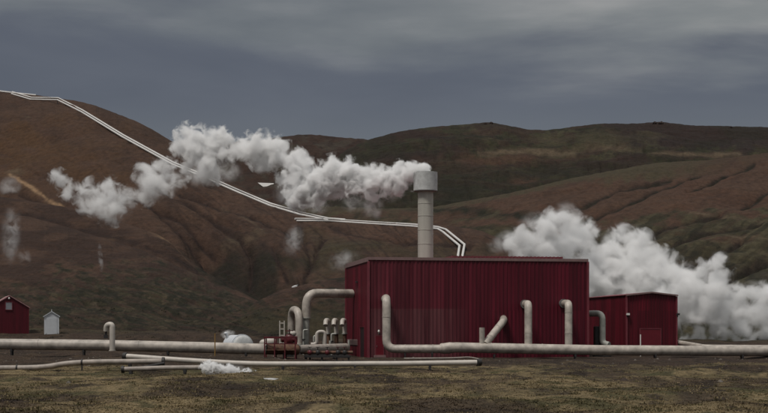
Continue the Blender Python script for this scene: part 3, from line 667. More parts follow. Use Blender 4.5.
# ------------------------------------------------------------------ process yard left of the hall
Yy = 121
o = pipe('loop_pipe', [(at(352, 293, 123).x, 123.5, at(0, 293.3, 122).z), at(306.7, 293.3, Yy), at(306.2, 318, Yy)], .375, 'pipe', 'big pale pipe leaving the hall wall and elbowing down into the yard', 1.25, 2.5)
MB().tube([at(306.2, 318, Yy), at(306.2, 319.5, Yy), at(306.2, 348, Yy)], lambda t: .3 if t < .06 else .26, 18).build('lower_leg', 'pipe_green', o); MB().tube([at(306.2, 317.4, Yy), at(306.2, 318.4, Yy)], .41, 18).build('flange', 'pipe_green', o)
b = at(306.2, 348, Yy); MB().box(b.x - .4, b.x + .4, Yy - .4, Yy + .4, drop(b.x, Yy) - .2, b.z).build('base', 'dark', o)
o = pipe('arch_pipe', [at(291.2, 334, 122.5), at(291.2, 309.5, 122.5), at(299.3, 310.3, 120.2), at(299, 345, 120.2)], .31, 'pipe', 'pale upside-down U pipe left of the big elbowed pipe', 1.3, 9, bands=False)
MB().tube([at(299, 344, 120.2), at(299, 345.3, 120.2)], .38, 18).build('flange', 'pipe_green', o)
b = at(299, 348, 120.2); MB().box(b.x - .3, b.x + .3, 119.9, 120.5, drop(b.x, 120.2) - .2, b.z + .25).build('base', 'dark', o)
for i, (u, lab) in enumerate(((327.3, 'small hooked pipe farthest from the hall in the row of three'), (335.4, 'small hooked pipe between two others in the row of three'), (343.8, 'small hooked pipe touching the hall in the row of three'))):
    t = at(u, 320.6, Yy + 1)
    o = pipe('hook_pipe', [at(u - 1.7, 325.5, Yy), at(u - 1.5, 320.4, Yy + .3), at(u + 1, 320.6, Yy + 1), at(u + 1, 334, Yy + 1)], .20, 'pipe_white', lab, .28, 9, bands=False)
    o['group'] = 'hooked pipes in the process yard'
    MB().tube([at(u + 1, 333.5, Yy + 1), at(u + 1, 347, Yy + 1)], .17, 14).build('rusty_leg', 'rust', o); MB().tube([at(u + 1, 333, Yy + 1), at(u + 1, 334.2, Yy + 1)], .26, 14).build('flange', 'pipe_green', o)
    b = at(u + 1, 347, Yy + 1); MB().box(b.x - .28, b.x + .28, b.y - .28, b.y + .28, drop(b.x, b.y) - .2, b.z + .1).build('base', 'dark', o)
pipe('swan_pipe', [at(311, 344.5, 118.5), at(316.8, 344, 118.5), at(316.8, 332, 118.5), at(325, 331.6, 118.6), at(325, 345, 118.6)], .15, 'pipe_white', 'thin white swan-neck pipe before the hooked pipes', .3, 9, bands=False)
# dark skid below
sk = tag(empty('pipe_skid', (at(330, 350, 107).x, 107, drop(at(330, 350, 107).x, 107))), 'dark steel skid of valves below the hooked pipes', 'skid')
MB().box(-1.9, 1.5, -.6, .6, .25, .42).build('frame', 'dark', sk)
for x in (-1.8, -.6, .5, 1.4): MB().box(x - .06, x + .06, -.55, .55, -.3, .25).build('leg', 'dark', sk)
for x in (-1.5, -.9, -.2, .6, 1.1):
    v = MB().ellipsoid((x, -.2, .62), .17, .17, .2, 12, 8).build('valve', 'redsteel' if x in (-.2, -1.5) else 'dark', sk); MB().tube([(x, -.2, .75), (x, -.2, 1.0)], .03, 6).tube([(x, -.2, 1.0), (x, -.2, 1.04)], .15, 12).build('handwheel', 'dark' if x < 0 else 'redsteel', v)
MB().tube([(-2.2, .1, .62), (1.7, .1, .62)], .13, 12).build('manifold', 'rust', sk)
for u, v, Y, s, lab in ((312.5, 346, 118.5, 1.0, 'dark motor beside the foot of the big elbowed pipe'), (321, 347, 116.5, .8, 'small dark motor below the swan-neck pipe'), (339, 346.5, 119.5, .9, 'dark motor squeezed against the side wall of the large hall')):
    p = at(u, v, Y); g = drop(p.x, Y); e = tag(empty('pump_motor', (p.x, Y, g), R(15)), lab, 'motor')
    MB().tube([(-.42 * s, 0, .62 * s), (.35 * s, 0, .62 * s)], .27 * s, 16).build('housing', 'dark', e); MB().tube([(.35 * s, 0, .62 * s), (.55 * s, 0, .62 * s)], .36 * s, 16).build('flange', 'rust', e)
    MB().tube([(.55 * s, 0, .62 * s), (.95 * s, 0, .62 * s), (.95 * s, 0, 1.55 * s)], .11 * s, 10, .25).build('outlet', 'pipe_green', e); MB().box(-.5 * s, .6 * s, -.3 * s, .3 * s, -.3, .38 * s).build('plinth', 'dark', e)
for u, v0, v1, Y, r, lab in ((314, 336, 349, 119.5, .09, 'thin upright grey pipe between the big elbowed pipe and the swan neck'), (331.5, 334, 349, 119, .08, 'thin upright grey pipe before the row of hooked pipes'), (303.5, 330, 349, 119, .07, 'thin upright grey pipe between the arched pipe and the elbowed pipe')):
    p = at(u, v1, Y); t = at(u, v0, Y); o = MB().tube([(p.x, Y, drop(p.x, Y) - .2), (p.x, Y, t.z), (p.x + .35, Y, t.z)], r, 10, .15).build('riser_line', 'pipe_green'); tag(o, lab, 'pipe')
    MB().tube([(p.x, Y, (p.z + t.z) / 2 - .05), (p.x, Y, (p.z + t.z) / 2 + .05)], r * 2, 12).build('flange', 'dark', o)
# red platform with railing
pl = tag(empty('valve_platform', (at(279, 352, 104.8).x, 105.9, drop(at(279, 352, 105.9).x, 105.9))), 'dark red steel platform with railings straddling the rusty pipe', 'platform')
zA = at(0, 337.6, 105).z - pl.location.z
fr = MB()
for yy in (-.75, .75): fr.box(-1.1, 1.2, yy - .05, yy + .05, zA - .07, zA + .07).box(-1.1, 1.2, yy - .03, yy + .03, zA - .5, zA - .44)
for xx in (-1.1, 1.2): fr.box(xx - .05, xx + .05, -.7, .7, zA - .06, zA + .06)
fr.build('railing', 'redsteel', pl)
for xx in (-1.08, -.35, .4, 1.17):
    for yy in (-.75, .75): MB().box(xx - .045, xx + .045, yy - .045, yy + .045, -.3, zA - .07).build('leg', 'redsteel', pl)
MB().box(-1.0, 1.1, -.68, .68, zA - .95, zA - .88).build('deck', 'rust', pl)
vv = tag(empty('gate_valve', at(289.5, 349, 108)), 'stout red valve with handwheel at the end of the platform', 'valve')
MB().ellipsoid((0, 0, .72), .36, .3, .45).tube([(-.6, 0, .72), (.6, 0, .72)], .24, 14).build('body', 'redsteel', vv); MB().tube([(0, 0, 1.1), (0, 0, 1.5)], .05, 8).build('stem', 'dark', vv); MB().tube([(0, 0, 1.33), (0, 0, 1.4)], .3, 16).build('handwheel', 'redsteel', vv); MB().box(-.3, .3, -.3, .3, -.6, .4).build('pedestal', 'dark', vv)
tw = tag(empty('white_ladder', at(282, 339, 122)), 'white twin-post ladder standing behind the red platform', 'ladder')
for s in (-1, 1): MB().box(s * .19 - .05, s * .19 + .05, -.05, .05, -1.6, 1.55).build('post', 'pipe_white', tw)
for z in (-.9, -.3, .3, .85, 1.35): MB().box(-.14, .14, -.03, .03, z - .05, z + .05).build('rung', 'pipe_white', tw)
for u, v, r, lab in ((264.5, 343, .30, 'small white drum at the left end behind the red platform'), (270.2, 342, .38, 'larger white drum behind the red platform railing'), (292.5, 333.5, .24, 'white valve bonnet beside the arched pipe')):
    a = at(u, v, 112 if u < 280 else 117); g = drop(a.x, a.y)
    o = tag(empty('white_drum', a), lab, 'drum'); MB().ellipsoid((0, 0, 0), r * 1.35, r, r).build('shell', 'pipe_white', o)
    for s in (-1, 1): MB().box(s * r * .7 - .05, s * r * .7 + .05, -.1, .1, g - a.z - .1, -r * .6).build('leg', 'dark', o)
# dome tank behind the long pipe
a = at(239.5, 346, 112); tk = tag(empty('dome_tank', a, R(28)), 'white round-ended tank half hidden behind the long pipe', 'tank')
MB().tube([(-.2, -1.2, 0), (-.2, .9, 0)], .86, 36).build('shell', 'white', tk); MB().ellipsoid((-.2, -1.2, 0), .84, .33, .84, 24, 14).build('end_cap', 'cap', tk)
MB().tube([(-.2, -1.1, 0), (-.2, -.95, 0)], .92, 36).build('rim', 'white', tk); MB().tube([(-.7, .6, .5), (-.9, .6, .95)], .1, 10).ellipsoid((-.9, .6, .98), .15, .15, .11).build('nozzle', 'white', tk)
for s in (-.6, .6): MB().box(-.9, .5, s - .1, s + .1, -1.4, -.7).build('saddle', 'dark', tk)

# ------------------------------------------------------------------ hillside pipelines
def hill_line(name, px, r, lab, off=(0, 0), lift=.75, step=9):
    pts = []
    for (u0, v0), (u1, v1) in zip(px[:-1], px[1:]):
        n = max(1, int(math.hypot(u1 - u0, v1 - v0) / step))
        for i in range(n): pts.append(on_terrain(u0 + (u1 - u0) * i / n + off[0], v0 + (v1 - v0) * i / n + off[1]))
    pts.append(on_terrain(px[-1][0] + off[0], px[-1][1] + off[1]))
    Ys = np.array([p.y for p in pts]); n = len(Ys)
    for _ in range(3): Ys = np.concatenate([Ys[:1], (Ys[:-2] + Ys[1:-1] * 2 + Ys[2:]) / 4, Ys[-1:]])
    Ys = np.minimum(Ys, [p.y for p in pts]) * .994 - r
    P = [Vector((p.x, p.y, p.z - CZ)) * (y / p.y) + Vector((0, 0, CZ)) for p, y in zip(pts, Ys)]
    o = MB().tube(P, r, 10).build(name, 'hillpipe'); tag(o, lab, 'pipeline', 'pipelines running over the hillside')
    for p in P[1:-1:2]:
        g = drop(p.x, p.y) - .5
        if p.z - r - g < 4: MB().box(p.x - .12, p.x + .12, p.y - .12, p.y + .12, g, p.z - r * .7).build('support', 'dark', o)
    return o
LINE = [(12, 92.8), (31, 98.4), (58, 98.9), (82, 111), (123, 136), (173, 163.5), (206, 177), (240, 192), (270, 204.5), (300, 213.5), (328, 219.3)]
LOW = [(328, 219.5), (360, 221.5), (415, 225), (438, 227.5)]
hill_line('hill_pipeline', LINE + [(345, 220.5)], .29, 'upper white pipeline of the pair climbing the left hill', (.4, -.95))
hill_line('hill_pipeline', LINE, .29, 'lower white pipeline of the pair climbing the left hill', (-.4, .95))
hill_line('hill_pipeline', [(-30, 86.5), (0, 90.6), (20, 93.0), (36, 94.6)], .36, 'short white pipeline over the crest of the left hill', (0, .6))
hill_line('hill_pipeline', [(295, 219.2)] + LOW + [(446, 230), (464.5, 245), (461.5, 262)], .23, 'white pipeline crossing behind the stack and bending down at the outer edge', (0, -.4), step=5)
hill_line('hill_pipeline', [(297, 220.6)] + [(u, v + 1.3) for u, v in LOW] + [(443, 231.8), (459.5, 245.5), (457, 262)], .23, 'white pipeline crossing behind the stack on the inner side', (0, .2), step=5)
a = on_terrain(266, 186); e = tag(empty('hillside_hut', (a.x, a.y, a.z), R(20)), 'tiny white-roofed hut high on the hillside behind the steam', 'hut')
k = a.y / FPX
MB().box(-4 * k, 5 * k, 0, 4 * k, -4, 1.5 * k).build('wall', 'pipe_old', e); MB().extrude([(-8.0 * k, 1 * k, 3.0 * k), (8.5 * k, 1 * k, 3.0 * k), (4.5 * k, -3 * k, -2.4 * k), (-2.5 * k, -3 * k, -2.0 * k)], (0, 1.2 * k, .3 * k)).build('roof', 'hillpipe', e)

# ------------------------------------------------------------------ rocks and snow remnants
def rock(u, v, s, label, mat='rock', flat=.8):
    p = on_terrain(u, v); q = s * p.y / FPX
    vs, fs = [], []
    bm = bmesh.new(); bmesh.ops.create_icosphere(bm, subdivisions=3, radius=1)
    for w in bm.verts:
        n = w.co.normalized(); f = 1 + .35 * float(n2(np.array(n.x * 1.7 + u), np.array(n.y * 1.7 + n.z * 1.3), 3)) + .15 * float(n2(np.array(n.x * 5 + u), np.array(n.y * 5 + n.z * 4), 5))
        w.co = Vector((n.x * f * q, n.y * f * q * .8, n.z * f * q * flat))
    me = bpy.data.meshes.new('rock'); bm.to_mesh(me); bm.free(); o = bpy.data.objects.new('rock', me); C.objects.link(o); me.materials.append(M[mat]); o.location = p + Vector((0, 0, q * .2))
    return tag(o, label, 'rock', 'dark rocks along the skyline')
for u, v, s, lab in ((485.5, 123.3, 1.6, 'dark lava rock on the green skyline left of the pair'), (491, 122.9, 1.9, 'taller dark lava rock on the green skyline'), (655, 122.9, 2.2, 'broad dark rock outcrop on the right skyline'), (661, 123, 2.4, 'rounded dark rock outcrop on the right skyline'), (731, 127, 1.6, 'small dark rock near the right end of the skyline')):
    rock(u, v + .8, s, lab)
def patch(u, v, ru, rv, ang, seed, th=.1):
    """a thin drift of old snow lying on the ground"""
    c = on_terrain(u, v); vs = []
    n = 26
    for i in range(n):
        t = 2 * math.pi * i / n; f = 1 + .3 * float(n2(np.array(math.cos(t) * 1.5 + seed), np.array(math.sin(t) * 1.5), 2))
        du, dv = ru * math.cos(t) * f, rv * math.sin(t) * f
        p = on_terrain(u + du * math.cos(R(ang)) - dv * math.sin(R(ang)), v + du * math.sin(R(ang)) + dv * math.cos(R(ang)))
        vs.append(p)
    mb = MB(); lo = [p - Vector((0, 0, .15)) for p in vs]; hi = [p + Vector((0, 0, th * .3)) for p in vs]; top = sum(hi, Vector()) / n + Vector((0, 0, th))
    mb.add(lo + hi + [top], [(i, (i + 1) % n, n + (i + 1) % n, n + i) for i in range(n)] + [(n + i, n + (i + 1) % n, 2 * n) for i in range(n)], True)
    return mb.build('snow_patch', 'snow')
tag(patch(295, 286.2, 3.2, .8, -18, 1), 'small white snow remnant at the ravine mouth behind the yard', 'snow patch')
tag(patch(271, 379, 7.0, .8, 2, 3, .02), 'thin pale mineral crust on the ground below the steaming pipe', 'crust patch')
# ------------------------------------------------------------------ grass, tussocks and stones
def tufts(name, X, Y, Zf, h, w, col, blades, lean=.5, label=None):
    """many-bladed tufts merged into one mesh; arrays X, Y, h, w, col per tuft"""
    n = len(X); k = blades
    bx = np.repeat(X, k) + rng.normal(0, 1, n * k) * np.repeat(w, k) * .45; by = np.repeat(Y, k) + rng.normal(0, 1, n * k) * np.repeat(w, k) * .45
    bz = Zf(bx, by) - .02
    a = rng.uniform(0, 2 * np.pi, n * k); hh = np.repeat(h, k) * rng.uniform(.55, 1.25, n * k); ww = np.repeat(w, k) * rng.uniform(.10, .22, n * k)
    la = rng.uniform(0, 2 * np.pi, n * k); ln = rng.uniform(.1, 1, n * k) * lean * hh
    p0 = np.stack([bx - np.cos(a) * ww, by - np.sin(a) * ww, bz], -1); p1 = np.stack([bx + np.cos(a) * ww, by + np.sin(a) * ww, bz], -1)
    p2 = np.stack([bx + np.cos(la) * ln, by + np.sin(la) * ln, bz + hh], -1)
    V = np.stack([p0, p1, p2], 1).reshape(-1, 3); F = np.arange(len(V)).reshape(-1, 3)
    cc = np.repeat(col, k, 0) * rng.uniform(.82, 1.2, (n * k, 1)); cc = np.repeat(cc, 3, 0)
    o = raw_mesh(name, V, F, M['grass'], cc, 'stuff', False)
    return tag(o, label, 'grass')
m, nt, b = new_mat('dry_grass'); at_ = node(nt, 'ShaderNodeAttribute', attribute_name='Col'); nt.links.new(at_.outputs['Color'], b.inputs['Base Color'])
b.inputs['Roughness'].default_value = .9; b.inputs['Specular IOR Level'].default_value = .1; M['grass'] = m
N = 120000
Y = 32 * (100 / 32.) ** rng.uniform(0, 1, N); X = rng.uniform(-.34, .34, N) * Y
keep = (fbm2(X / 4, Y / 8, 3, 77) + rng.uniform(-.5, .5, N) > -.42) & ((Y < 84) | (rng.uniform(0, 1, N) < .22))
X, Y = X[keep], Y[keep]; base = ground_col(X, Y); sel = .45 * rng.uniform(0, 1, len(X)) + .28 + .6 * fbm2(X / 5, Y / 9, 3, 91)
tint = np.where(sel[:, None] > .70, np.array((.20, .155, .088)), base * 1.1); tint = np.where(sel[:, None] < .25, base * .75, tint)
tufts('grass', X, Y, ground_z, rng.uniform(.012, .045, len(X)), rng.uniform(.12, .34, len(X)), tint, 6, 1.6, 'matted straw and olive moorland grass over the foreground')
N = 9000
Y = 33 * (88 / 33.) ** rng.uniform(0, 1, N); X = rng.uniform(-.34, .34, N) * Y; k = fbm2(X / 3, Y / 5, 3, 123) + rng.uniform(-.3, .3, N) > .12; X, Y = X[k], Y[k]
tint = np.where(rng.uniform(0, 1, (len(X), 1)) > .45, np.array((.19, .148, .082)), np.array((.095, .082, .042)))
tufts('grass', X, Y, ground_z, rng.uniform(.04, .10, len(X)), rng.uniform(.10, .24, len(X)), tint, 12, .7, 'scattered taller clumps of straw grass standing over the matted moor')
N = 2600
Y = rng.uniform(58, 112, N); X = rng.uniform(-.36, .36, N) * Y; k = (Y > 80 + 4 * n2(X / 6, Y / 6, 5)) | (rng.uniform(0, 1, N) < .16); X, Y = X[k], Y[k]; n = len(X)
s = rng.uniform(.03, .085, n) * (1 + 1.2 * (rng.uniform(0, 1, n) > .95)); Z = ground_z(X, Y)
base = np.array([(0, 0, .8), (1, 0, 0), (.3, .95, .05), (-.8, .6, 0), (-.8, -.6, .05), (.3, -.95, 0)])
F0 = np.array([(0, 1, 2), (0, 2, 3), (0, 3, 4), (0, 4, 5), (0, 5, 1)])
V = base[None] * s[:, None, None] * rng.uniform(.6, 1.4, (n, 6, 3)) + np.stack([X, Y, Z - .01], -1)[:, None]
sc = np.array([(.09, .072, .06), (.05, .038, .032), (.13, .115, .10), (.035, .027, .023)])[rng.integers(0, 4, n)]
tag(raw_mesh('gravel', V.reshape(-1, 3), (F0[None] + 6 * np.arange(n)[:, None, None]).reshape(-1, 3), M['grass'], np.repeat(sc, 6, 0), 'stuff', False), 'loose stones and clods on the dark soil around the pipes', 'gravel')
# low growth on the lower hillside: heights come from the terrain below
def shrubs(name, region, count, hgt, label, cols):
    pts, cl = [], []
    u = rng.uniform(region[0], region[1], count); v = rng.uniform(region[2], region[3], count)
    dens = fbm2(u / 22, v / 7, 4, 61) + rng.uniform(-.35, .35, count)
    for uu, vv_, dd in zip(u, v, dens):
        if dd < .05 + 1.3 * (1 - sstep(region[2], region[2] + 34, vv_ - .0 * uu)) * (region[0] < 0): continue
        p = on_terrain(uu, vv_)
        if p.y > 400 or p.y < 118: continue
        pts.append(p); cl.append(cols[rng.integers(len(cols))])
    P = np.array(pts); n = len(P); k = 14
    s = rng.uniform(.5, 1.2, n) * hgt
    cen = np.repeat(P, k, 0) + rng.normal(0, 1, (n * k, 3)) * np.repeat(s, k)[:, None] * np.array((.6, .6, .22)); cen[:, 2] += np.repeat(s, k) * .22
    sz = np.repeat(s, k) * rng.uniform(.2, .42, n * k)
    d = [rng.normal(0, 1, (n * k, 3)) for _ in range(3)]
    V = np.stack([cen + q / np.linalg.norm(q, axis=1)[:, None] * sz[:, None] for q in d], 1).reshape(-1, 3)
    cc = np.repeat(np.array(cl), k * 3, 0) * np.repeat(rng.uniform(.6, 1.4, n * k), 3)[:, None]
    return tag(raw_mesh(name, V, np.arange(len(V)).reshape(-1, 3), M['grass'], cc, 'stuff', False), label, 'vegetation')
shrubs('hillside_scrub', (-60, 300, 282, 340), 1600, .2, 'low dark scrub and tussocks over the lower slope behind the left huts', [(.026, .028, .016), (.036, .037, .021), (.042, .030, .022), (.06, .05, .035), (.03, .024, .018)])
# ------------------------------------------------------------------ steam
def nets(F, o, h):
    """surface nets: triangle/quad skin of F > 0"""
    s = F > 0; nx, ny, nz = F.shape
    acc = np.zeros((nx - 1, ny - 1, nz - 1, 3)); cnt = np.zeros((nx - 1, ny - 1, nz - 1))
    I = np.stack(np.meshgrid(*[np.arange(q - 1) for q in F.shape], indexing='ij'), -1).astype(float)
    cor = [(i, j, k) for i in (0, 1) for j in (0, 1) for k in (0, 1)]
    sub = lambda A, c: A[c[0]:nx - 1 + c[0], c[1]:ny - 1 + c[1], c[2]:nz - 1 + c[2]]
    for a in cor:
        for ax in range(3):
            if a[ax]: continue
            b = list(a); b[ax] = 1; fa, fb = sub(F, a), sub(F, b); x = (fa > 0) != (fb > 0)
            t = np.where(x, fa / np.where(x, fa - fb, 1), 0); p = np.array(a, float) + 0 * t[..., None]; p[..., ax] += t
            acc += np.where(x[..., None], p, 0); cnt += x
    act = cnt > 0; idx = np.full(act.shape, -1); idx[act] = np.arange(act.sum())
    V = (I[act] + acc[act] / cnt[act][:, None]) * h + o
    Q = []
    for ax in range(3):
        u, w = [(1, 2), (2, 0), (0, 1)][ax]
        n = list(F.shape); 
        sl0 = [slice(1, q - 1) for q in n]; sl1 = list(sl0); sl0[ax] = slice(0, n[ax] - 1); sl1[ax] = slice(1, n[ax])
        a, b = s[tuple(sl0)], s[tuple(sl1)]; e = np.argwhere(a != b); up = a[a != b]
        e = e + np.array([0 if q == ax else 1 for q in range(3)])
        def g(du, dw):
            k = e.copy(); k[:, u] -= du; k[:, w] -= dw; return idx[k[:, 0], k[:, 1], k[:, 2]]
        q = np.stack([g(1, 1), g(0, 1), g(0, 0), g(1, 0)], -1); q[~up] = q[~up][:, ::-1]; Q.append(q)
    return V, np.concatenate(Q)
def plume(name, puffs, Yf, label, dens, fr, tear, e0=.0, e1=.4, seed=1, margin=.38, swell=1.1):
    cen, r = [], []; rr = np.random.default_rng(seed)
    for (u, v, pr) in puffs:
        Y = Yf(u); q = pr * Y / FPX * swell
        cen.append(at(u, v, Y + rr.uniform(-.45, .45) * q)); r.append(q)
    cen = np.array(cen); r = np.array(r); h = r.mean() / 5; mx = r.max() * (1.2 + margin)
    lo, hi = cen.min(0) - mx, cen.max(0) + mx; n = np.ceil((hi - lo) / h).astype(int) + 2
    X, Y, Z = np.meshgrid(*[lo[i] + h * np.arange(n[i]) for i in range(3)], indexing='ij')
    F = np.full(X.shape, -9.)
    for cc, q in zip(cen, r): F = np.maximum(F, 1 - np.sqrt((X - cc[0]) ** 2 + (Y - cc[1]) ** 2 + (Z - cc[2]) ** 2) / q)
    F = F + margin; F[0] = F[-1] = -1; F[:, 0] = F[:, -1] = -1; F[:, :, 0] = F[:, :, -1] = -1
    V, Q = nets(F, lo, h)
    o = raw_mesh(name, V, Q, steam_mat('steam', cen, r, dens, fr, tear, e0, e1), None, 'stuff')
    return tag(o, label, 'steam')
def stack_plume():
    P = [(424, 171, 6), (416, 172, 8), (407, 176, 10), (397, 178, 11.5), (387, 181, 11), (376, 181, 12), (365, 180, 12.5), (354, 179, 13.5), (344, 177, 14), (334, 178, 15), (337, 168, 8), (325, 182, 14), (316, 188, 14), (306, 190, 14), (298, 196, 11), (303, 172, 13), (396, 190, 6), (372, 192, 7), (412, 168, 5), (335, 192, 9)]
    return P
PL = []
PL.append(plume('steam_plume', stack_plume(), lambda u: 122 + (425 - u) * .05, 'dense white steam streaming left from the drum head of the tall chimney', 6.0, 1.15, 1.7, .0, .72, 3, .42, 1.24))
P2 = [(296, 166, 12), (294, 182, 12), (286, 160, 9), (300, 158, 7), (292, 198, 8), (278, 152, 11), (268, 150, 13), (257, 148, 12), (248, 149, 10), (243, 146, 7), (255, 140, 6), (272, 160, 10), (262, 163, 8), (228, 138, 7), (221, 138, 9), (213, 144, 13), (203, 146, 13), (193, 142, 13), (186, 134, 8), (183, 145, 10), (197, 158, 12), (207, 162, 11), (213, 174, 8), (190, 164, 8), (205, 176, 7), (225, 152, 8), (236, 155, 7)]
PL.append(plume('steam_plume', P2, lambda u: 133 + (300 - u) * .05, 'looser billowing middle stretch of the chimney steam against the sky', 3.4, .95, 2.0, .0, .8, 5, .42, 1.24))
PL.append(plume('steam_plume', [(150, 172, 9), (157, 168, 8), (162, 180, 11), (150, 186, 11), (140, 194, 9), (133, 200, 6), (170, 184, 8), (178, 178, 7), (166, 170, 7), (174, 166, 6)], lambda u: 141, 'shredded steam drifting before the hillside pipelines', 1.6, .8, 2.6, .05, 1.2, 7, .4, 1.45))
PL.append(plume('steam_plume', [(57, 178, 6), (63, 183, 7), (70, 190, 7), (80, 193, 7), (95, 192, 9), (103, 190, 8), (112, 192, 9), (120, 196, 7), (90, 200, 9), (102, 204, 10), (114, 206, 9), (108, 214, 7), (114, 221, 4), (122, 208, 5)], lambda u: 146, 'pale torn steam cloud at the far end over the brown hill', 1.6, .8, 2.6, .05, 1.2, 8, .4, 1.5))
P5 = [(512, 243, 9), (522, 239, 11), (534, 236, 13), (546, 230, 14), (556, 221, 12), (565, 217, 9), (572, 225, 12), (580, 240, 18), (560, 250, 20), (540, 252, 16), (522, 252, 11), (597, 262, 19), (613, 250, 16), (620, 234, 10), (632, 237, 10), (642, 241, 10), (638, 256, 18), (655, 262, 17), (672, 272, 14), (620, 275, 25), (645, 285, 27),
      (686, 275, 12), (700, 272, 12), (714, 266, 9), (722, 261, 7), (720, 278, 13), (690, 292, 21), (714, 298, 20), (738, 299, 14), (752, 295, 10), (768, 296, 13), (784, 294, 14), (800, 300, 18), (590, 285, 24), (565, 278, 24), (670, 305, 22), (700, 314, 17), (728, 316, 17), (755, 315, 18), (782, 316, 18), (655, 312, 20), (806, 318, 18), (716, 331, 10), (764, 334, 10), (697, 328, 9), (740, 331, 10), (780, 333, 10), (727, 336, 8), (752, 338, 7), (694, 338, 6), (772, 340, 8), (712, 340, 6), (735, 340, 7), (790, 340, 9), (684, 336, 7), (702, 341, 7), (722, 343, 7), (745, 343, 7), (764, 344, 7), (782, 344, 7), (690, 343, 6)]
PL.append(plume('steam_plume', P5, lambda u: 156 + 6 * math.sin(u / 30), 'huge white steam cloud billowing behind the smaller red building', 1.9, .62, 1.5, -.06, .8, 17, .45, 1.06))
P6 = [(206 + i * 2.6, 367.0 + i * .36 + .6 * math.sin(i * 1.9), (3.6 + 1.1 * math.sin(i * .8 + .5)) * (1 - (i / 23) ** 2) + 1.0) for i in range(22)]
PL.append(plume('steam_jet', P6, lambda u: 71.8, 'low jet of white steam blowing along the ground from the short pipe', 24., 7.0, 2.0, .1, .7, 19, .4, 1.15))
def veil(parent, u, v, ru, rv, ang, Y, dens, fr, label=None, thr=(.40, .66)):
    """one soft-edged puff: density falls to nothing at the skin of an ellipsoid and is torn by noise"""
    k = Y / FPX; mb = MB().ellipsoid((0, 0, 0), ru * k, min(ru, rv) * k * 1.2, rv * k, 20, 14)
    m, nt, b = new_mat('thin_steam'); nt.nodes.remove(b); L = nt.links.new
    tc = node(nt, 'ShaderNodeTexCoord')
    n = node(nt, 'ShaderNodeTexNoise', Scale=fr, Detail=5.0, Roughness=.62, Distortion=.6); add = node(nt, 'ShaderNodeVectorMath', operation='ADD'); add.inputs[1].default_value = (u * 1.7, v, 3); L(tc.outputs['Object'], add.inputs[0]); L(add.outputs[0], n.inputs['Vector'])
    g = node(nt, 'ShaderNodeVectorMath', operation='MULTIPLY_ADD'); g.inputs[1].default_value = (2, 2, 2); g.inputs[2].default_value = (-1, -1, -1); L(tc.outputs['Generated'], g.inputs[0])
    ln = node(nt, 'ShaderNodeVectorMath', operation='LENGTH'); L(g.outputs[0], ln.inputs[0])
    fo = node(nt, 'ShaderNodeMapRange', interpolation_type='SMOOTHSTEP')
    for q, w_ in (('From Min', 1.0), ('From Max', .1), ('To Min', 0.), ('To Max', 1.)): fo.inputs[q].default_value = w_
    L(ln.outputs['Value'], fo.inputs['Value'])
    nr = node(nt, 'ShaderNodeMapRange', interpolation_type='SMOOTHSTEP')
    for q, w_ in (('From Min', thr[0]), ('From Max', thr[1]), ('To Min', 0.), ('To Max', dens)): nr.inputs[q].default_value = w_
    L(n.outputs['Fac'], nr.inputs['Value'])
    mu = node(nt, 'ShaderNodeMath', operation='MULTIPLY'); L(fo.outputs[0], mu.inputs[0]); L(nr.outputs[0], mu.inputs[1])
    pv = node(nt, 'ShaderNodeVolumePrincipled'); pv.inputs['Color'].default_value = (.993, .993, .991, 1); pv.inputs['Anisotropy'].default_value = 0
    L(mu.outputs[0], pv.inputs['Density']); L(pv.outputs[0], nt.nodes['Material Output'].inputs['Volume'])
    o = mb.build('steam_fringe' if parent else 'steam_wisp', m, parent); o.location = at(u, v, Y); o.rotation_euler = (0, R(ang), 0)
    if not parent: tag(o, label, 'steam', None, 'stuff')
    return o
for q in ((372, 205, 15, 15, 0), (352, 204, 14, 11, 0), (394, 197, 16, 7, -20), (318, 207, 15, 10, 0), (377, 214, 6, 9, 10)): veil(PL[0], *q, 124, .7, 1.2)
for q in ((226, 172, 20, 13, 0), (204, 172, 16, 14, 0), (286, 194, 16, 15, 0)): veil(PL[1], *q, 135, .9, .9)
for q in ((158, 186, 32, 18, -25), (200, 176, 20, 14, 10)): veil(PL[2], *q, 142, .6, .8)
for q in ((106, 204, 32, 22, 12),): veil(PL[3], *q, 146, .5, .8)
for q in ((512, 240, 24, 15, -15), (532, 222, 19, 13, -25), (496, 246, 12, 10, 0), (590, 236, 10, 18, 0), (566, 209, 14, 10, 0), (606, 244, 9, 16, 0), (720, 258, 13, 9, 0), (752, 288, 18, 10, 0), (640, 236, 18, 12, 25), (548, 216, 16, 10, -30)): veil(PL[4], *q, 156, .5, .7)
veil(PL[5], 228, 369, 34, 7, 7, 71.6, 4., 3.5)
veil(None, 11, 234, 12, 36, 4, 180, .5, .8, 'faint upright steam vent at the left edge of the hillside')
veil(None, 24, 256, 8, 16, -20, 178, .28, .8, 'faint low steam smear right of the upright vent at the left edge')
veil(None, 10, 187, 14, 14, 0, 380, .22, .35, 'faint steam patch beside the ochre streak on the hill')
veil(None, 100.5, 258, 3.4, 17, -4, 178, 1.3, 1.2, 'thin thread of steam rising from the front slope')
veil(None, 294, 240, 12, 20, 18, 240, .4, .9, 'faint steam above the ravine below the pipeline bend')
veil(None, 344, 260, 19, 13, -20, 150, .5, 1.1, 'faint steam behind the left end of the large hall')
veil(None, 228, 334.5, 9, 5.5, -10, 115, 7., 2.2, 'little puff of steam beside the white round-ended tank')

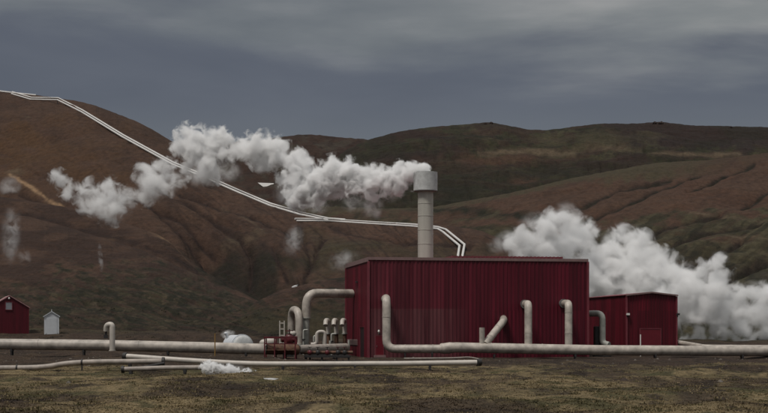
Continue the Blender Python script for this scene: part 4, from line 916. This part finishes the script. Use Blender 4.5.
# ------------------------------------------------------------------ light, sky, camera
SUN_EL, SUN_AZ = R(62), R(222)      # sun high behind the camera, to the left, through cloud
w = bpy.data.worlds.new('World'); S.world = w; w.use_nodes = True; nt = w.node_tree; bg = nt.nodes['Background']
sky = node(nt, 'ShaderNodeTexSky', sky_type='NISHITA', sun_disc=False, sun_elevation=SUN_EL, sun_rotation=SUN_AZ)
tc = node(nt, 'ShaderNodeTexCoord'); sx = node(nt, 'ShaderNodeSeparateXYZ'); nt.links.new(tc.outputs['Generated'], sx.inputs[0])
def mth(op, a, b=None):
    k = node(nt, 'ShaderNodeMath', operation=op)
    for i, v in enumerate((a, b)):
        if v is None: continue
        if isinstance(v, (int, float)): k.inputs[i].default_value = v
        else: nt.links.new(v, k.inputs[i])
    return k.outputs[0]
mp = node(nt, 'ShaderNodeMapping'); mp.inputs['Scale'].default_value = (3.2, 3.2, 14); nt.links.new(tc.outputs['Generated'], mp.inputs[0])
n1 = node(nt, 'ShaderNodeTexNoise', Scale=1.5, Detail=6.0, Roughness=.5, Distortion=.2); nt.links.new(mp.outputs[0], n1.inputs['Vector'])
mp2 = node(nt, 'ShaderNodeMapping'); mp2.inputs['Scale'].default_value = (4.5, 4.5, 20); mp2.inputs['Location'].default_value = (3, 5, 2); nt.links.new(tc.outputs['Generated'], mp2.inputs[0])
n2_ = node(nt, 'ShaderNodeTexNoise', Scale=1.5, Detail=6.0, Roughness=.5, Distortion=.15); nt.links.new(mp2.outputs[0], n2_.inputs['Vector'])
# edge of the upper pale deck: lower towards the right
edge = mth('ADD', mth('MULTIPLY', sx.outputs['X'], .07), sx.outputs['Z'])
edge = mth('ADD', edge, mth('MULTIPLY', mth('SUBTRACT', n1.outputs['Fac'], .5), .12))
r_up = ramp(nt, edge, [(.182, 0.), (.222, 1.)]); r_up.color_ramp.interpolation = 'EASE'
slate = ramp(nt, n1.outputs['Fac'], [(.3, (.82, .89, 1.12)), (.7, (1.10, 1.18, 1.42))]).outputs[0]
pale = ramp(nt, n2_.outputs['Fac'], [(.3, (1.4, 1.5, 1.56)), (.5, (1.9, 1.98, 1.98)), (.72, (2.9, 2.88, 2.8))]).outputs[0]
lowb = ramp(nt, sx.outputs['Z'], [(.125, 1.), (.165, 0.)]); lowb.color_ramp.interpolation = 'EASE'
slate = mixc(nt, 'MIX', mth('MULTIPLY', lowb.outputs[0], .75), slate, (1.32, 1.42, 1.58))
band = mixc(nt, 'MIX', r_up.outputs[0], slate, pale)
pale = mixc(nt, 'MIX', mth('ADD', mth('MULTIPLY', sx.outputs['X'], 2.4), .15), mixc(nt, 'MULTIPLY', 1.0, pale, (.84, .86, .90)), mixc(nt, 'MULTIPLY', 1.0, pale, (1.32, 1.30, 1.26)))
band = mixc(nt, 'MIX', r_up.outputs[0], slate, pale)
zen = ramp(nt, sx.outputs['Z'], [(.30, 0.), (.95, 1.)])
deck = mixc(nt, 'MIX', zen.outputs[0], band, (6.2, 6.2, 6.2))
fin = mixc(nt, 'MIX', .93, sky.outputs[0], deck)
nt.links.new(fin, bg.inputs[0]); bg.inputs[1].default_value = .1
sl = bpy.data.lights.new('sun', 'SUN'); sl.energy = 2.2; sl.angle = R(12); sl.color = (1, .95, .89)
so = bpy.data.objects.new('sun', sl); C.objects.link(so)
d = Vector((math.sin(SUN_AZ) * math.cos(SUN_EL), math.cos(SUN_AZ) * math.cos(SUN_EL), math.sin(SUN_EL)))
so.rotation_euler = d.to_track_quat('Z', 'Y').to_euler(); so.location = (0, 0, 200)
cam = bpy.data.cameras.new('camera'); co = bpy.data.objects.new('camera', cam); C.objects.link(co); S.camera = co
co.location = (0, 0, CZ); co.rotation_euler = (R(90), 0, 0); cam.sensor_width = 36; cam.lens = FPX / 768 * 36; cam.shift_y = (V0 - 206.5) / 768; cam.clip_start = .5; cam.clip_end = 9000
S.view_settings.view_transform = 'Standard'; S.view_settings.look = 'None'; S.view_settings.gamma = 1; S.view_settings.use_curve_mapping = False; S.view_settings.exposure = 0
cy = S.cycles; cy.max_bounces = 10; cy.volume_bounces = 8; cy.diffuse_bounces = 3; cy.glossy_bounces = 2; cy.transparent_max_bounces = 24
cy.volume_step_rate = .14; cy.volume_max_steps = 1024; cy.use_denoising = True; cy.use_adaptive_sampling = True; cy.adaptive_threshold = .02
